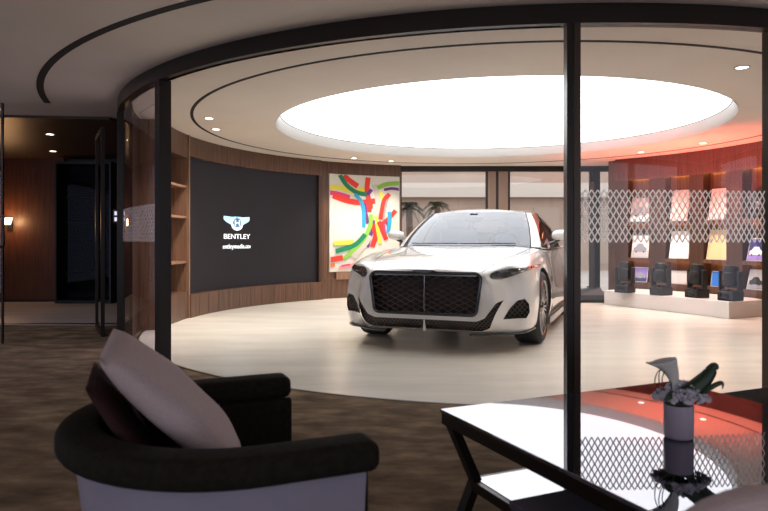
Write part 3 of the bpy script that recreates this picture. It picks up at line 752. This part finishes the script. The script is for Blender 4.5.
# winged badge on the leading edge of the hood
mb=MB(); zb_=.757
def badgepoly(P,d,mt): 
    n=len(P); vs=[(a,GV-.02-d,zb_+b) for a,b in P]+[(a,GV+.03,zb_+b+.004) for a,b in P]
    mb.add(vs,[tuple(range(n)),tuple(range(n,2*n))[::-1]]+[(k,(k+1)%n,n+(k+1)%n,n+k) for k in range(n)],mt)
badgepoly([(-.12,.012),(-.03,.016),(.03,.016),(.12,.012),(.07,-.006),(.02,-.012),(-.02,-.012),(-.07,-.006)],0,'chrome')
badgepoly([(.016*math.cos(2*PI*k/14),.002+.016*math.sin(2*PI*k/14)) for k in range(14)],.006,'dark_chrome')
mb.build('badge',car)
it=empty('lower_intake'); it.parent=car
mb=MB(); lattice(mb,LOW,.038,1.0,.0042,.018,'black_mesh'); mb.build('intake_mesh',it)
mb=MB(); mb.tube([(0,vf(0,.31)-.003,.315),(0,vf(0,.25)-.006,.26),(0,vf(0,.24)-.004,.20)],[.006,.011,.018],'paint',n=8); mb.build('centre_fin',it,smooth=50)
for sg in (-1,1):
    P=[(sg*a,b) for a,b in SI]
    it=empty('side_intake'); it.parent=car
    mb=MB(); lattice(mb,P,.042,1.2,.0042,.016,'black_mesh'); mb.build('intake_mesh',it)
    mb=MB(); mb.tube([(a,vf(a,b)-.002,b) for a,b in P],.005,'black_gloss',n=6,closed=True); mb.build('intake_rim',it,smooth=50)
# headlights
def patch(mb,fu,rows_,cols,off,mt):
    g_=[]
    for i_ in range(rows_+1):
        r_=[]
        for j in range(cols+1):
            a,b=fu(j/cols,i_/rows_); h=BV.ray_cast(Vector((a,-2,b)),Vector((0,1,0)))
            if h[0] is None: h=(Vector((a,-.5,b)),Vector((0,-1,0)))
            p=h[0]+h[1]*off if h[1].y<0 else h[0]-h[1]*off
            r_.append(p)
        g_.append(r_)
    mb.grid(g_,mt)
for sg in (-1,1):
    hl=empty('headlight'); hl.parent=car
    def shape(s,t,k=1,sg=sg):
        u=.605+.345*s
        cz=.722+.075*s**1.5
        hh=(.041*math.sqrt(max(0,1-(1-min(s/.35,1))**2))*(1-max(0,s-.3)/.7*.80))*k+.0006
        return (sg*u,cz+(t-.5)*2*hh)
    mb=MB(); patch(mb,lambda s,t:shape(s,t,1.22),6,30,.003,'chrome'); mb.build('bezel',hl,smooth=60,fix=False)
    mb=MB(); patch(mb,lambda s,t:shape(.02+.96*s,t),6,30,.007,'lamp_glass'); mb.build('lens_cover',hl,smooth=60,fix=False)
    for uc,rr in ((.675,.024),(.745,.021)):
        c=(sg*uc,.726+(.008 if uc>.7 else 0)); mb=MB()
        h=BV.ray_cast(Vector((c[0],-2,c[1])),Vector((0,1,0))); X=Matrix.Translation(h[0]+h[1]*.007)@h[1].to_track_quat('Z','Y').to_matrix().to_4x4()
        mb.lathe([(rr,0),(rr,.004),(rr*.8,.004),(rr*.8,.001),(.0001,.0015)],'dark_chrome',X,n=24); mb.build('lamp_ring',hl,smooth=50)
    mb=MB(); patch(mb,lambda s,t:(sg*(.77+.17*s),.736+.045*s**1.3+(t-.5)*.007),1,16,.010,'chrome'); mb.build('light_bar',hl,fix=False)
# front splitter blades and lip
for sg in (-1,1):
    mb=MB(); pts=[(.42,.178),(.62,.182),(.80,.19),(.90,.20),(.965,.215)]
    rows_=[]
    for a,b in spl(pts,14):
        y=vf(sg*a,b+.02); rows_.append([(sg*a,y+.03,b-.018),(sg*a,y-.028,b-.016),(sg*a,y-.028,b-.004),(sg*a,y+.03,b+.002)])
    mb.grid(rows_,'black_gloss',closed=True); mb.build('splitter',car,smooth=40)
# hood shut lines
def topline(pts,w,nm,mt='dark_pocket',off=.0015):
    for sg in (-1,1):
        mb=MB(); P=spl(pts,30); rows_=[]
        for i_,(a,b) in enumerate(P):
            rows_.append([(sg*(a-w/2),b,zf(sg*(a-w/2),b)+off),(sg*(a+w/2),b,zf(sg*(a+w/2),b)+off)])
        mb.grid(rows_,mt); mb.build(nm,car,fix=False)
topline([(.545,-.90),(.60,-.72),(.66,-.45),(.72,-.1),(.77,.3),(.80,.62)],.006,'hood_seam')
mb=MB(); P=[(u,.37+.26*(abs(u)/.8)**2-.045) for u in [-.78+1.56*k/30 for k in range(31)]]
mb.grid([[(a,b-.02,zf(a,b-.02)+.002) for a,b in P],[(a,b+.03,zf(a,b+.03)+.004) for a,b in P]],'black'); mb.build('cowl_panel',car,fix=False)
# wipers
for x0,x1 in ((-.62,-.02),(.0,.60)):
    mb=MB(); mb.tube([(x0+(x1-x0)*t,.33+.26*(abs(x0+(x1-x0)*t)/.8)**2+.035,1.012) for t in (0,.25,.5,.75,1)],.006,'black',n=6); mb.build('wiper',car,smooth=50)
# cabin
def mirror_loop(h): return h
BL=[(0,.37,.985),(.22,.385,.985),(.44,.43,.983),(.63,.51,.978),(.775,.61,.972),(.845,.70,.965),(.885,1.0,.955),(.90,1.35,.955),(.90,1.70,.958),(.90,1.78,.958),(.885,2.25,.965),(.84,2.70,.972),(.77,3.02,.985),(.68,3.16,.985),(.60,3.22,.985),(.32,3.34,.985),(0,3.38,.985)]
TL=[(0,1.10,1.398),(.19,1.11,1.397),(.37,1.14,1.394),(.52,1.19,1.388),(.605,1.26,1.378),(.64,1.32,1.375),(.665,1.50,1.385),(.675,1.68,1.388),(.675,1.84,1.384),(.672,1.90,1.382),(.645,2.20,1.365),(.60,2.45,1.34),(.55,2.60,1.32),(.50,2.66,1.315),(.44,2.68,1.315),(.23,2.72,1.318),(0,2.73,1.318)]
SEG=[('windshield','car_glass',0,4),('pillar','paint',4,5),('side_window','side_glass',5,8),('door_pillar','black_gloss',8,9),('side_window','side_glass',9,11),('rear_pillar','paint',11,13),('rear_pillar','paint',13,14),('rear_window','side_glass',14,16)]
NK=8
def cab(j,k,sg):
    """j along the loop (float), k 0..NK up"""
    b=cr(BL,j); t=cr(TL,j); f=k/NK
    p=[b[i_]+(t[i_]-b[i_])*f for i_ in range(3)]
    bul=.035*4*f*(1-f)
    d=Vector((b[0],b[1]-1.8,0)); d.normalize() if d.length else None
    return (sg*(p[0]+d.x*bul),p[1]+d.y*bul*.8,p[2]+bul*.25)
done=set()
def cabpart(nm,mt,j0,j1,sides):
    for sgs in sides:
        mb=MB()
        if sgs==0:   # spans the centre line
            js=[j0+(j1-j0)*q/24 for q in range(25)]
            line=[(j,-1) for j in js[::-1]]+[(j,1) for j in js[1:]] if j0==0 else [(j,-1) for j in js]+[(j,1) for j in js[::-1][1:]]
            rows_=[[cab(j,k,s2) for j,s2 in line] for k in range(NK+1)]
        else:
            n_=max(3,int((j1-j0)*6)); rows_=[[cab(j0+(j1-j0)*q/n_,k,sgs) for q in range(n_+1)] for k in range(NK+1)]
        mb.grid(rows_,mt); mb.build(nm,car,smooth=60)
cabpart('windshield','car_glass',0,3.8,[0])
cabpart('roof_pillar','paint',3.8,5.1,[-1,1])
cabpart('side_window','side_glass',5.1,8.0,[-1,1])
cabpart('door_pillar','black_gloss',8.0,9.0,[-1,1])
cabpart('side_window','side_glass',9.0,11.0,[-1,1])
cabpart('rear_pillar','paint',11.0,14.2,[-1,1])
cabpart('rear_window','side_glass',14.2,16,[0])
mb=MB(); rows_=[]
js=[16*q/64 for q in range(65)]
for kk in range(9):
    t=kk/8; row=[]
    for j,sg in [(j,1) for j in js]+[(j,-1) for j in js[::-1][1:-1]]:
        p=cab(j,NK,sg); vc=min(max(p[1],1.5),2.35)
        zc=1.447-.10*max(0,(vc-1.75))**1.5/.5
        x=p[0]*(1-t); y=p[1]+(vc-p[1])*t; z=p[2]+(zc-p[2])*(1-(1-t)**2)
        row.append((x,y,z))
    rows_.append(row)
mb.grid(rows_,'paint',closed=True); mb.build('roof',car,smooth=60)
# black trim round the windscreen edge
for sg in (-1,1):
    mb=MB(); mb.tube([cab(3.8,k,sg) for k in range(NK+1)],.007,'black',n=6); mb.build('screen_trim',car,smooth=50)
    mb=MB(); mb.tube([(cab(5.1+q*5.9/20,0,sg)[0],cab(5.1+q*5.9/20,0,sg)[1],cab(5.1+q*5.9/20,0,sg)[2]) for q in range(21)],.009,'chrome',n=6); mb.build('window_trim',car,smooth=50)
mb=MB(); mb.box(-.05,.05,1.02,1.09,1.345,1.375,'black',bev=.01); mb.build('sensor_housing',car)
# interior
inte=empty('interior'); inte.parent=car
mb=MB(); mb.box(-.72,.72,.62,.95,.88,1.0,'cabin_dark',bev=.03); mb.build('dashboard',inte,smooth=50)
for x in (-.38,.38):
    s_=empty('seat'); s_.parent=inte; s_.location=(x,1.75,.5)
    mb=MB(); mb.box(-.25,.25,-.1,.08,.35,.72,'cabin',bev=.05); mb.build('backrest',s_,smooth=60)
    mb=MB(); mb.box(-.13,.13,-.06,.06,.68,.84,'cabin',bev=.04); mb.build('headrest',s_,smooth=60)
mb=MB(); mb.box(-.62,.62,2.45,2.6,.95,1.16,'cabin',bev=.05); mb.build('rear_seat',inte,smooth=60)
mb=MB(); mb.tube([(.38+.18*math.cos(a),.99-.06*math.sin(a),.98+.17*math.sin(a)) for a in [2*PI*k/28 for k in range(28)]],.016,'cabin_dark',closed=True); mb.tube([(.22,.99,.98),(.38,.95,.98),(.54,.99,.98)],.018,'cabin_dark'); mb.build('steering_wheel',inte,smooth=50)
mb=MB(); mb.box(-.11,.11,1.0,1.03,1.27,1.33,'black',bev=.01); mb.build('rear_view_mirror',inte)
# door mirrors
for sg in (-1,1):
    mr=empty('door_mirror'); mr.parent=car; mr.location=(sg*1.03,1.08,1.11); mr.scale=(.88,.9,.88)
    bmx=bmesh.new(); bmesh.ops.create_uvsphere(bmx,u_segments=24,v_segments=16,radius=1)
    vs=[]
    for v in bmx.verts:
        x,y,z=v.co; sx=math.copysign(abs(x)**.7,x); sz=math.copysign(abs(z)**.75,z)
        vs.append((sx*.125,(y*.085 if y<0 else y*.035),sz*.068+.01*sg*x))
    mb=MB(); mb.add(vs,[[v.index for v in f.verts] for f in bmx.faces],'paint'); bmx.free(); mb.build('mirror_cap',mr,smooth=80)
    mb=MB(); mb.box(-.105,.105,.025,.04,-.05,.05,'chrome',bev=.008); mb.build('mirror_glass',mr)
    mb=MB(); mb.tube([(sg*-.02,0,-.05),(sg*-.08,.01,-.095),(sg*-.15,.02,-.125)],[.03,.024,.03],'black_gloss',n=10); mb.build('mirror_stalk',mr,smooth=60)
# sills and door seam
for sg in (-1,1):
    mb=MB(); mb.box(sg*.93-.05,sg*.93+.05,.46,2.44,.13,.22,'black_gloss',bev=.02); mb.build('sill',car)
    mb=MB()
    for v in (.72,1.98):
        pts=[]
        for w_ in [.30+.62*k/10 for k in range(11)]:
            h=BV.ray_cast(Vector((sg*2,v+(.04 if w_>.8 else 0),w_)),Vector((-sg,0,0))); pts.append(h[0]+Vector((sg*.001,0,0)))
        mb.grid([[p for p in pts],[p+Vector((0,.006,0)) for p in pts]],'dark_pocket')
    mb.build('door_seam',car,fix=False)
    # fender vent
    mb=MB(); P=[(.46,.60),(.66,.64),(.66,.67),(.46,.645)]
    pts=[]
    for v,w_ in P:
        h=BV.ray_cast(Vector((sg*2,v,w_)),Vector((-sg,0,0))); pts.append(h[0]+Vector((sg*.004,0,0)))
    mb.add(pts,[(0,1,2,3)],'dark_chrome'); mb.build('fender_vent',car,fix=False)
# wheels
def make_wheel():
    w=empty('wheel')
    mb=MB(); mb.lathe([(.285,-.13),(.335,-.135),(.358,-.115),(.365,-.09),(.365,.09),(.358,.115),(.335,.135),(.285,.13),(.285,-.13)],'rubber',n=64,cap=False)
    for q in (-.06,-.02,.02,.06): mb.lathe([(.3655,q-.004),(.3662,q),(.3655,q+.004)],'black',n=64,cap=False)
    mb.build('tyre',w,smooth=40)
    mb=MB(); make_rim(mb,.286,Matrix.Translation((0,0,.125)),'dark_chrome',n=11,dep=.24,hub=.06); mb.build('rim',w,smooth=40)
    mb=MB(); mb.lathe([(.20,.0),(.20,.03),(.07,.03),(.07,0),(.20,0)],'dark_chrome',n=40,cap=False); mb.build('brake_disc',w,smooth=40)
    return w
w0=make_wheel(); first=True
for v in (0,2.87):
    for sg in (-1,1):
        w=w0 if first else copy_tree(w0); first=False
        w.parent=car; w.location=(sg*.845,v,.3665); w.rotation_euler=(0,sg*PI/2,R(0))
        
# ------------------------------------------------------------------ tub chair
cd=Vector((.918,.396,0)); cn=Vector((-.396,.918,0)) # facing, left side (away)
chair=empty('armchair',(-.397,1.72,0),math.atan2(.396,.918)); tag(chair,'round tub armchair with lavender shell and dark brown padded rail in the foreground','armchair')
def upath(r,arm,n=28,flare=0):
    P=[(arm-arm*k/5,-r) for k in range(5)]
    P+=[(r*math.cos(R(270-180*k/n)),r*math.sin(R(270-180*k/n))) for k in range(n+1)]
    P+=[(arm*k/5,r) for k in range(1,6)]
    return P
def sweepU(mb,path,prof,mt):
    N=len(path); rows_=[]
    for i_,p in enumerate(path):
        a=path[max(i_-1,0)];b=path[min(i_+1,N-1)]; d=Vector((b[0]-a[0],b[1]-a[1])).normalized(); o_=Vector((d.y,-d.x))  # outward?
        o_=-o_ if o_.dot(Vector((p[0] if p[0]<0 else 0,p[1])))<0 else o_
        rows_.append([(p[0]+o_.x*q[0],p[1]+o_.y*q[0],q[1]) for q in prof])
    o0=len(mb.v); mb.grid(rows_,mt,closed=True); n=len(prof); i_=mb.m(mt)
    mb.f.append([o0+k for k in range(n)]); mb.mi.append(i_); e=o0+(N-1)*n; mb.f.append([e+k for k in range(n)][::-1]); mb.mi.append(i_)
def rprof(x0,x1,z0,z1,r,n=5): return rrect(x0,x1,z0,z1,r,n)
arm=.245
mb=MB(); sweepU(mb,upath(.37,arm),rprof(-.055,.055,.538,.606,.026),'fabric_dark'); o=mb.build('padded_rail',chair,smooth=50)
b=o.modifiers.new('b','BEVEL'); b.width=.02; b.segments=3; b.limit_method='ANGLE'; b.angle_limit=R(60)
mb=MB(); sweepU(mb,upath(.37,arm-.02),[(-.06,.09),(-.04,.09),(.012,.537),(-.02,.537)],'lavender'); mb.build('outer_shell',chair,smooth=50)
mb=MB(); sweepU(mb,upath(.325,arm-.004),rprof(-.015,.025,.27,.537,.012),'fabric_dark'); mb.build('inner_padding',chair,smooth=50)
mb=MB(); P=[(arm+.02,-.285),(arm+.02,.285)]+[(.285*math.cos(R(90+180*k/20)),.285*math.sin(R(90+180*k/20))) for k in range(21)]
mb.prism(P,.20,.36,'fabric_dark'); o=mb.build('seat_cushion',chair); b=o.modifiers.new('b','BEVEL'); b.width=.035; b.segments=4
P=[(arm-.03,-.35),(arm-.03,.35)]+[(.35*math.cos(R(90+180*k/20)),.35*math.sin(R(90+180*k/20))) for k in range(21)]
mb=MB(); mb.prism(P,.09,.20,'lavender'); mb.build('seat_base',chair)
for x,y in ((.18,-.28),(.18,.28),(-.22,-.2),(-.22,.2)):
    mb=MB(); mb.tube([(x*1.06,y*1.06,0),(x,y,.09)],[.014,.02],'black',n=10); mb.build('leg',chair,smooth=50)
# pillows
def pillow(nm,ctr,ex,ey,w,h,th,mt,lab):
    ex=Vector(ex).normalized(); ey=Vector(ey); ey=(ey-ex*ey.dot(ex)).normalized(); ez=ex.cross(ey)
    X=Matrix(((ex.x,ey.x,ez.x,ctr[0]),(ex.y,ey.y,ez.y,ctr[1]),(ex.z,ey.z,ez.z,ctr[2]),(0,0,0,1)))
    n=20; vt=[];mb=MB()
    for side in (1,-1):
        rows_=[]
        for i_ in range(n+1):
            row=[]
            for j in range(n+1):
                a=-1+2*i_/n; b_=-1+2*j/n
                pin=1-.10*(1-abs(a)**1.5)*abs(b_)**2; pin2=1-.10*(1-abs(b_)**1.5)*abs(a)**2
                tk=((1-a*a)*(1-b_*b_))**.42
                wr=.006*math.sin(5*a+3*b_)*math.sin(4*b_-2*a)*(tk)
                row.append((a*w/2*pin,b_*h/2*pin2,side*(th/2*tk+wr*(side>0))))
            rows_.append(row)
        mb.grid(rows_,mt,flip=side<0)
    o=mb.build(nm,smooth=70,fix=False)
    bm=bmesh.new(); bm.from_mesh(o.data); bmesh.ops.remove_doubles(bm,verts=bm.verts[:],dist=.0004); bmesh.ops.recalc_face_normals(bm,faces=bm.faces[:]); bm.to_mesh(o.data); bm.free()
    o.matrix_basis=X; tag(o,lab,'pillow'); return o
pillow('pillow',(-.555,1.72,.628),(-.32,.95,.03),(-.70,-.15,.70),.44,.46,.12,'mauve','pale mauve square pillow leaning inside the tub armchair')
pillow('pillow',(-.652,1.68,.56),(-.36,.93,0),(-.50,-.15,.80),.36,.36,.05,'maroon','dark maroon pillow squeezed behind the mauve one in the tub armchair')

# ------------------------------------------------------------------ coffee table
tt=.45; tx=Vector((.914,.407,0)); ty=Vector((.407,-.914,0))
TA=math.atan2(.407,.914)
tab=empty('coffee_table',(.199,2.31,0),TA); tag(tab,'square black-framed coffee table with a mirror glass top, right foreground','coffee table')
W_,D_2=1.12,1.14
mb=MB(); mb.box(.0,W_,-D_2,0,tt-.012,tt,'mirror',bev=.002); mb.build('table_top',tab)
mb=MB()
for x0,x1,y0,y1 in ((.004,W_-.004,-.04,-.004),(.004,W_-.004,-D_2+.004,-D_2+.04),(.004,.04,-D_2+.04,-.04),(W_-.04,W_-.004,-D_2+.04,-.04)): mb.box(x0,x1,y0,y1,tt-.052,tt-.0125,'bronze')
mb.build('frame',tab)
ix,iy=.075,.115; sz=.225
for sx,sy in ((0,0),(1,0),(0,1),(1,1)):
    def c(x,y,z): return Vector((x if sx==0 else W_-x,-(y if sy==0 else D_2-y),z))
    mb=MB()
    def bar(p,q,w=.021):
        vs=[]
        for P_ in (p,q):
            for a,b in ((-w,-.016),(w,-.016),(w,.016),(-w,.016)): vs.append(P_+Vector((b,a,0)))
        mb.add(vs,[(0,3,2,1),(4,5,6,7),(0,1,5,4),(1,2,6,5),(2,3,7,6),(3,0,4,7)],'bronze')
    bar(c(.03,.03,tt-.05),c(ix,iy,sz)); bar(c(ix,iy,sz),c(.03,.045,0)); mb.build('leg',tab)
mb=MB(); mb.box(ix,W_-ix,-D_2+iy,-iy,sz-.006,sz+.006,'mirror'); mb.build('lower_shelf',tab)
mb=MB()
for x0,x1,y0,y1 in ((ix-.015,W_-ix+.015,-iy,-iy+.02),(ix-.015,W_-ix+.015,-D_2+iy-.02,-D_2+iy),(ix-.02,ix,-D_2+iy,-iy),(W_-ix,W_-ix+.02,-D_2+iy,-iy)): mb.box(x0,x1,y0,y1,sz-.03,sz+.004,'bronze')
mb.build('shelf_frame',tab)
# book box on the lower shelf
bx=empty('storage_box',(0,0,0)); 
pw=Vector((.56,1.80,sz+.0065))
M['slate']=mat('slate_blue_card',(.085,.080,.115),.5)
bx.location=pw; bx.rotation_euler=(0,0,TA); tag(bx,'slate blue flat box on the lower shelf of the coffee table','box')
mb=MB(); mb.box(-.16,.16,-.13,.13,0,.055,'slate',bev=.004); mb.build('box_base',bx)
mb=MB(); mb.box(-.164,.164,-.134,.134,.055,.075,'slate',bev=.004); mb.build('box_lid',bx)
# vase with calla lily
vz=tt+.0005; VY=1.975; vs_=empty('vase',(fl(678.5,VY),VY,vz)); tag(vs_,'small cylindrical lavender vase standing on the coffee table','vase')
mb=MB(); mb.lathe([(.036,0),(.041,.003),(.0425,.012),(.0425,.098),(.0415,.101),(.039,.1005),(.038,.09),(.038,.06),(.0001,.06)],'vase',n=40); mb.build('vase_body',vs_,smooth=50)
fl_=empty('flower_arrangement',(fl(678.5,VY),VY,vz+.062)); tag(fl_,'flower arrangement with one calla lily, dark leaf and grey blossoms in the vase','flowers')
o_=Vector((0,0,.04))
random.seed(11)
mb=MB()
for k in range(520):
    a=random.uniform(0,2*PI); rr=math.sqrt(random.random())*.084; z=.068+.035*(1-(rr/.085)**2)*random.uniform(.2,1.3)-.012*(rr/.085)
    cx_,cy_=rr*math.cos(a)+.008,rr*math.sin(a)*.8
    q=random.uniform(.004,.0072)
    bmx=bmesh.new(); bmesh.ops.create_icosphere(bmx,subdivisions=1,radius=q)
    for v in bmx.verts: v.co*=random.uniform(.75,1.25)
    mb.add([v.co+Vector((cx_,cy_,z)) for v in bmx.verts],[[v.index for v in f.verts] for f in bmx.faces],'blossom'); bmx.free()
o=mb.build('blossoms',fl_); o['kind']='stuff'
mb=MB()
for k in range(14):
    a=2*PI*k/14; mb.tube([(.01*math.cos(a),.01*math.sin(a),.0),(.02*math.cos(a),.02*math.sin(a),.035),(.06*math.cos(a),.05*math.sin(a),.06)],.0016,'stem',n=5)
mb.build('stems',fl_)
# calla: stem + spathe (in the camera-facing plane x/z, with depth)
mb=MB(); mb.tube([(-.005,0,0),(-.014,-.004,.045),(-.019,-.006,.085)],[.004,.0045,.006],'stem',n=8); mb.build('lily_stem',fl_,smooth=50)
mb=MB(); rows_=[]
for i_ in range(15):
    t=i_/14; c0=Vector((-.020-.028*t**1.6+.010*math.sin(PI*t),-.006,.080+.092*t)); rr=.0055+.0255*t**1.15
    row=[]
    for j in range(25):
        a=2*PI*j/24*.96+.12-PI
        lip=1+max(0,t-.75)/.25*.25; tipk=math.exp(-((a+PI-PI*.96)/.5)**2) if 0 else 0
        q_=c0+Vector((rr*lip*math.cos(a),rr*lip*.8*math.sin(a),-.014*t*math.cos(a*1.0)*0+.010*t*math.cos(a)))
        if t>.8 and abs(math.cos(a)+1)<.15: q_+=Vector((-.014*(t-.8)/.2,0,.002))
        row.append(q_)
    rows_.append(row)
mb.grid(rows_,'calla'); o=mb.build('lily_spathe',fl_,smooth=80,fix=False); so=o.modifiers.new('s','SOLIDIFY'); so.thickness=.0015
mb=MB(); mb.tube([(-.020,-.006,.09),(-.036,-.006,.155)],[.004,.003],mat('spadix_yellow',(.45,.30,.03),.6),n=8); mb.build('spadix',fl_,smooth=60)
# big leaf
def leaf(mb,pts,w,twist=.5):
    P=spl(pts,16); rows_=[]
    for i_,p in enumerate(P):
        t=i_/16; ww=w*(math.sin(PI*min(1,t**.75*.99+.005))**.9)+.0006
        a=Vector(P[max(i_-1,0)]);b=Vector(P[min(i_+1,16)]); d=(b-a).normalized(); sd=d.cross(Vector((.3,-1,.2))).normalized(); up=sd.cross(d)
        rows_.append([Vector(p)+sd*ww*q+up*abs(q)*ww*.35 for q in (-1,-.5,0,.5,1)])
    mb.grid(rows_,'leaf')
mb=MB(); leaf(mb,[(-.025,0,.055),(.02,-.02,.085),(.065,-.02,.12),(.095,-.02,.155),(.112,-.02,.150)],.025)
o=mb.build('leaf',fl_,smooth=80,fix=False); so=o.modifiers.new('s','SOLIDIFY'); so.thickness=.001
mb=MB(); leaf(mb,[(-.01,-.02,.05),(-.04,-.04,.075),(-.065,-.05,.06)],.013); o=mb.build('leaf',fl_,smooth=80,fix=False); so=o.modifiers.new('s','SOLIDIFY'); so.thickness=.001
mb=MB(); leaf(mb,[(.05,-.02,.06),(.08,-.03,.095),(.115,-.03,.11),(.118,-.03,.092)],.007); o=mb.build('leaf',fl_,smooth=80,fix=False); so=o.modifiers.new('s','SOLIDIFY'); so.thickness=.001
for k,(dx,hh) in enumerate(((-.052,.145),(-.040,.160),(-.030,.150))):
    mb=MB(); mb.tube(spl([(-.012,-.01,.05),(-.025,-.01,.09),(-.035+.004*k,-.012,hh-.01),(dx-.012,-.015,hh),(dx-.026,-.015,hh-.03),(dx-.018,-.012,hh-.07),(-.03,-.01,.055)],24),.0016,'leaf',n=5); mb.build('grass_loop',fl_,smooth=60)

# black low bench behind the table, mauve chair back in front
root=empty('footstool',(1.73,2.65,0),TA); tag(root,'low black upholstered footstool just behind the right side of the coffee table','footstool')
mb=MB(); mb.box(-.38,.38,-.26,.26,.26,.395,'fabric_dark',bev=.03); mb.build('cushion',root,smooth=50)
mb=MB(); mb.box(-.36,.36,-.24,.24,.21,.26,'black'); mb.build('frame',root)
for sx in (-1,1):
    for sy in (-1,1): mb=MB(); mb.tube([(sx*.36,sy*.2,0),(sx*.36,sy*.2,.21)],.016,'black'); mb.build('leg',root,smooth=50)
root=empty('lounge_chair',(.50,.62,0),R(-8)); tag(root,'mauve upholstered lounge chair whose rounded back tops the bottom right corner','chair')
mb=MB(); rows_=[]
for i_ in range(25):
    a=PI*i_/24; row=[]
    x=.25*math.cos(a); zt_=.30+.378*math.sin(a)**.9
    for (dy,dz) in ((.245,0),(.262,.0),(.270,-.02)): pass
n=24
front=[];back=[]
mbp=[( .25*math.cos(PI*k/n),   .30+.415*max(0,math.sin(PI*k/n))**.85) for k in range(n+1)]
X=Matrix(((1,0,0,0),(0,0,-1,.30),(0,1,0,0),(0,0,0,1)))
mb.prism(mbp,0,.075,'mauve',X); o=mb.build('backrest',root); b=o.modifiers.new('b','BEVEL'); b.width=.03; b.segments=5; b.limit_method='ANGLE'; b.angle_limit=R(50)
mb=MB(); mb.box(-.27,.27,-.30,.22,.24,.38,'mauve',bev=.04); mb.build('seat',root,smooth=50)
for sx in (-1,1):
    for sy in (-.26,.24): mb=MB(); mb.tube([(sx*.22,sy,0),(sx*.20,sy*.95,.245)],[.012,.018],'black'); mb.build('leg',root,smooth=50)

# ------------------------------------------------------------------ lights, world, camera
def area(nm,loc,rot,sx,sy,e,col=(1,1,1)):
    L=bpy.data.lights.new(nm,'AREA'); L.shape='RECTANGLE'; L.size=sx; L.size_y=sy; L.energy=e; L.color=col
    o=bpy.data.objects.new(nm,L); COL.objects.link(o); o.location=loc; o.rotation_euler=rot; return o
# lounge fill: unseen downlights added behind and beside the camera for brightness
for x,y,e,c in ((-2.6,-.8,34,(.92,.88,1)),(1.4,-1.4,40,(.92,.88,1)),(-4.9,3.6,45,(.80,.82,1)),(4.4,1.0,30,(1,.82,.66)),(-4.15,6.2,42,(.76,.78,1))):
    r=empty('downlight',(x,y,H-.001)); tag(r,'unseen recessed downlight added as fill for the lounge, out of the frame','downlight','added fill downlights out of frame')
    mb=MB(); mb.lathe([(.06,-.006),(.064,0),(.0001,0)],'lamp_on',n=24); mb.build('lens',r)
    L=bpy.data.lights.new('lounge_fill_beam','SPOT'); L.energy=e; L.color=c; L.spot_size=R(140); L.spot_blend=.8; L.shadow_soft_size=.08
    lo=bpy.data.objects.new('lounge_fill_beam',L); COL.objects.link(lo); lo.location=(x,y,H-.03)
M['fill_glow']=mat('curtain_fill_glow',(.7,.7,.72),.8,emit=(.80,.84,1.0),es=.8)
M['fill_glow_blue']=mat('blue_curtain_fill_glow',(.7,.7,.72),.8,emit=(.66,.74,1.0),es=.75)
def fill_curtain(nm,x0,x1,y0,y1,n,mt):  # glowing curtains added on the unseen lounge walls as fill for the foreground
    r=struct(empty(nm,(0,0,0)))
    for k in range(n):
        t0,t1=k/n,(k+1)/n; g=.06/n
        xa_,xb_=x0+(x1-x0)*(t0+g),x0+(x1-x0)*(t1-g); ya_,yb_=y0+(y1-y0)*(t0+g),y0+(y1-y0)*(t1-g)
        mb=MB(); N=40; f_=[];b_=[]
        nx,ny=-(y1-y0),(x1-x0); L_=math.hypot(nx,ny); nx/=L_; ny/=L_
        for i_ in range(N+1):
            t=i_/N; w_=.02*math.sin(t*60); f_.append((xa_+(xb_-xa_)*t+nx*w_,ya_+(yb_-ya_)*t+ny*w_))
        mb.grid([[(x,y,.05) for x,y in f_],[(x,y,2.35) for x,y in f_]],mt); mb.build('fill_panel',r,smooth=80,fix=False)
fill_curtain('fill_curtain_rear',-6.2,6.6,YB+.06,YB+.06,6,'fill_glow')
fill_curtain('fill_curtain_left',XL+.06,XL+.06,-2,6.4,4,'fill_glow_blue')
fill_curtain('fill_curtain_right',XR-.06,XR-.06,-2,3.5,3,'fill_glow_blue')
w=bpy.data.worlds.new('world'); S.world=w; w.use_nodes=True
w.node_tree.nodes['Background'].inputs['Color'].default_value=(.86,.92,1,1); w.node_tree.nodes['Background'].inputs['Strength'].default_value=2.0
cam=bpy.data.cameras.new('camera'); co=bpy.data.objects.new('camera',cam); COL.objects.link(co)
co.location=(0,0,CH); co.rotation_euler=(PI/2,0,0); cam.sensor_width=36; cam.lens=F/768*36; cam.shift_y=-(255.5-HZ)/768; cam.clip_start=.02
cam.dof.use_dof=True; cam.dof.focus_distance=7.0; cam.dof.aperture_fstop=5.0
S.camera=co
S.view_settings.view_transform='Standard'; S.view_settings.look='None'; S.view_settings.gamma=1; S.view_settings.exposure=.45
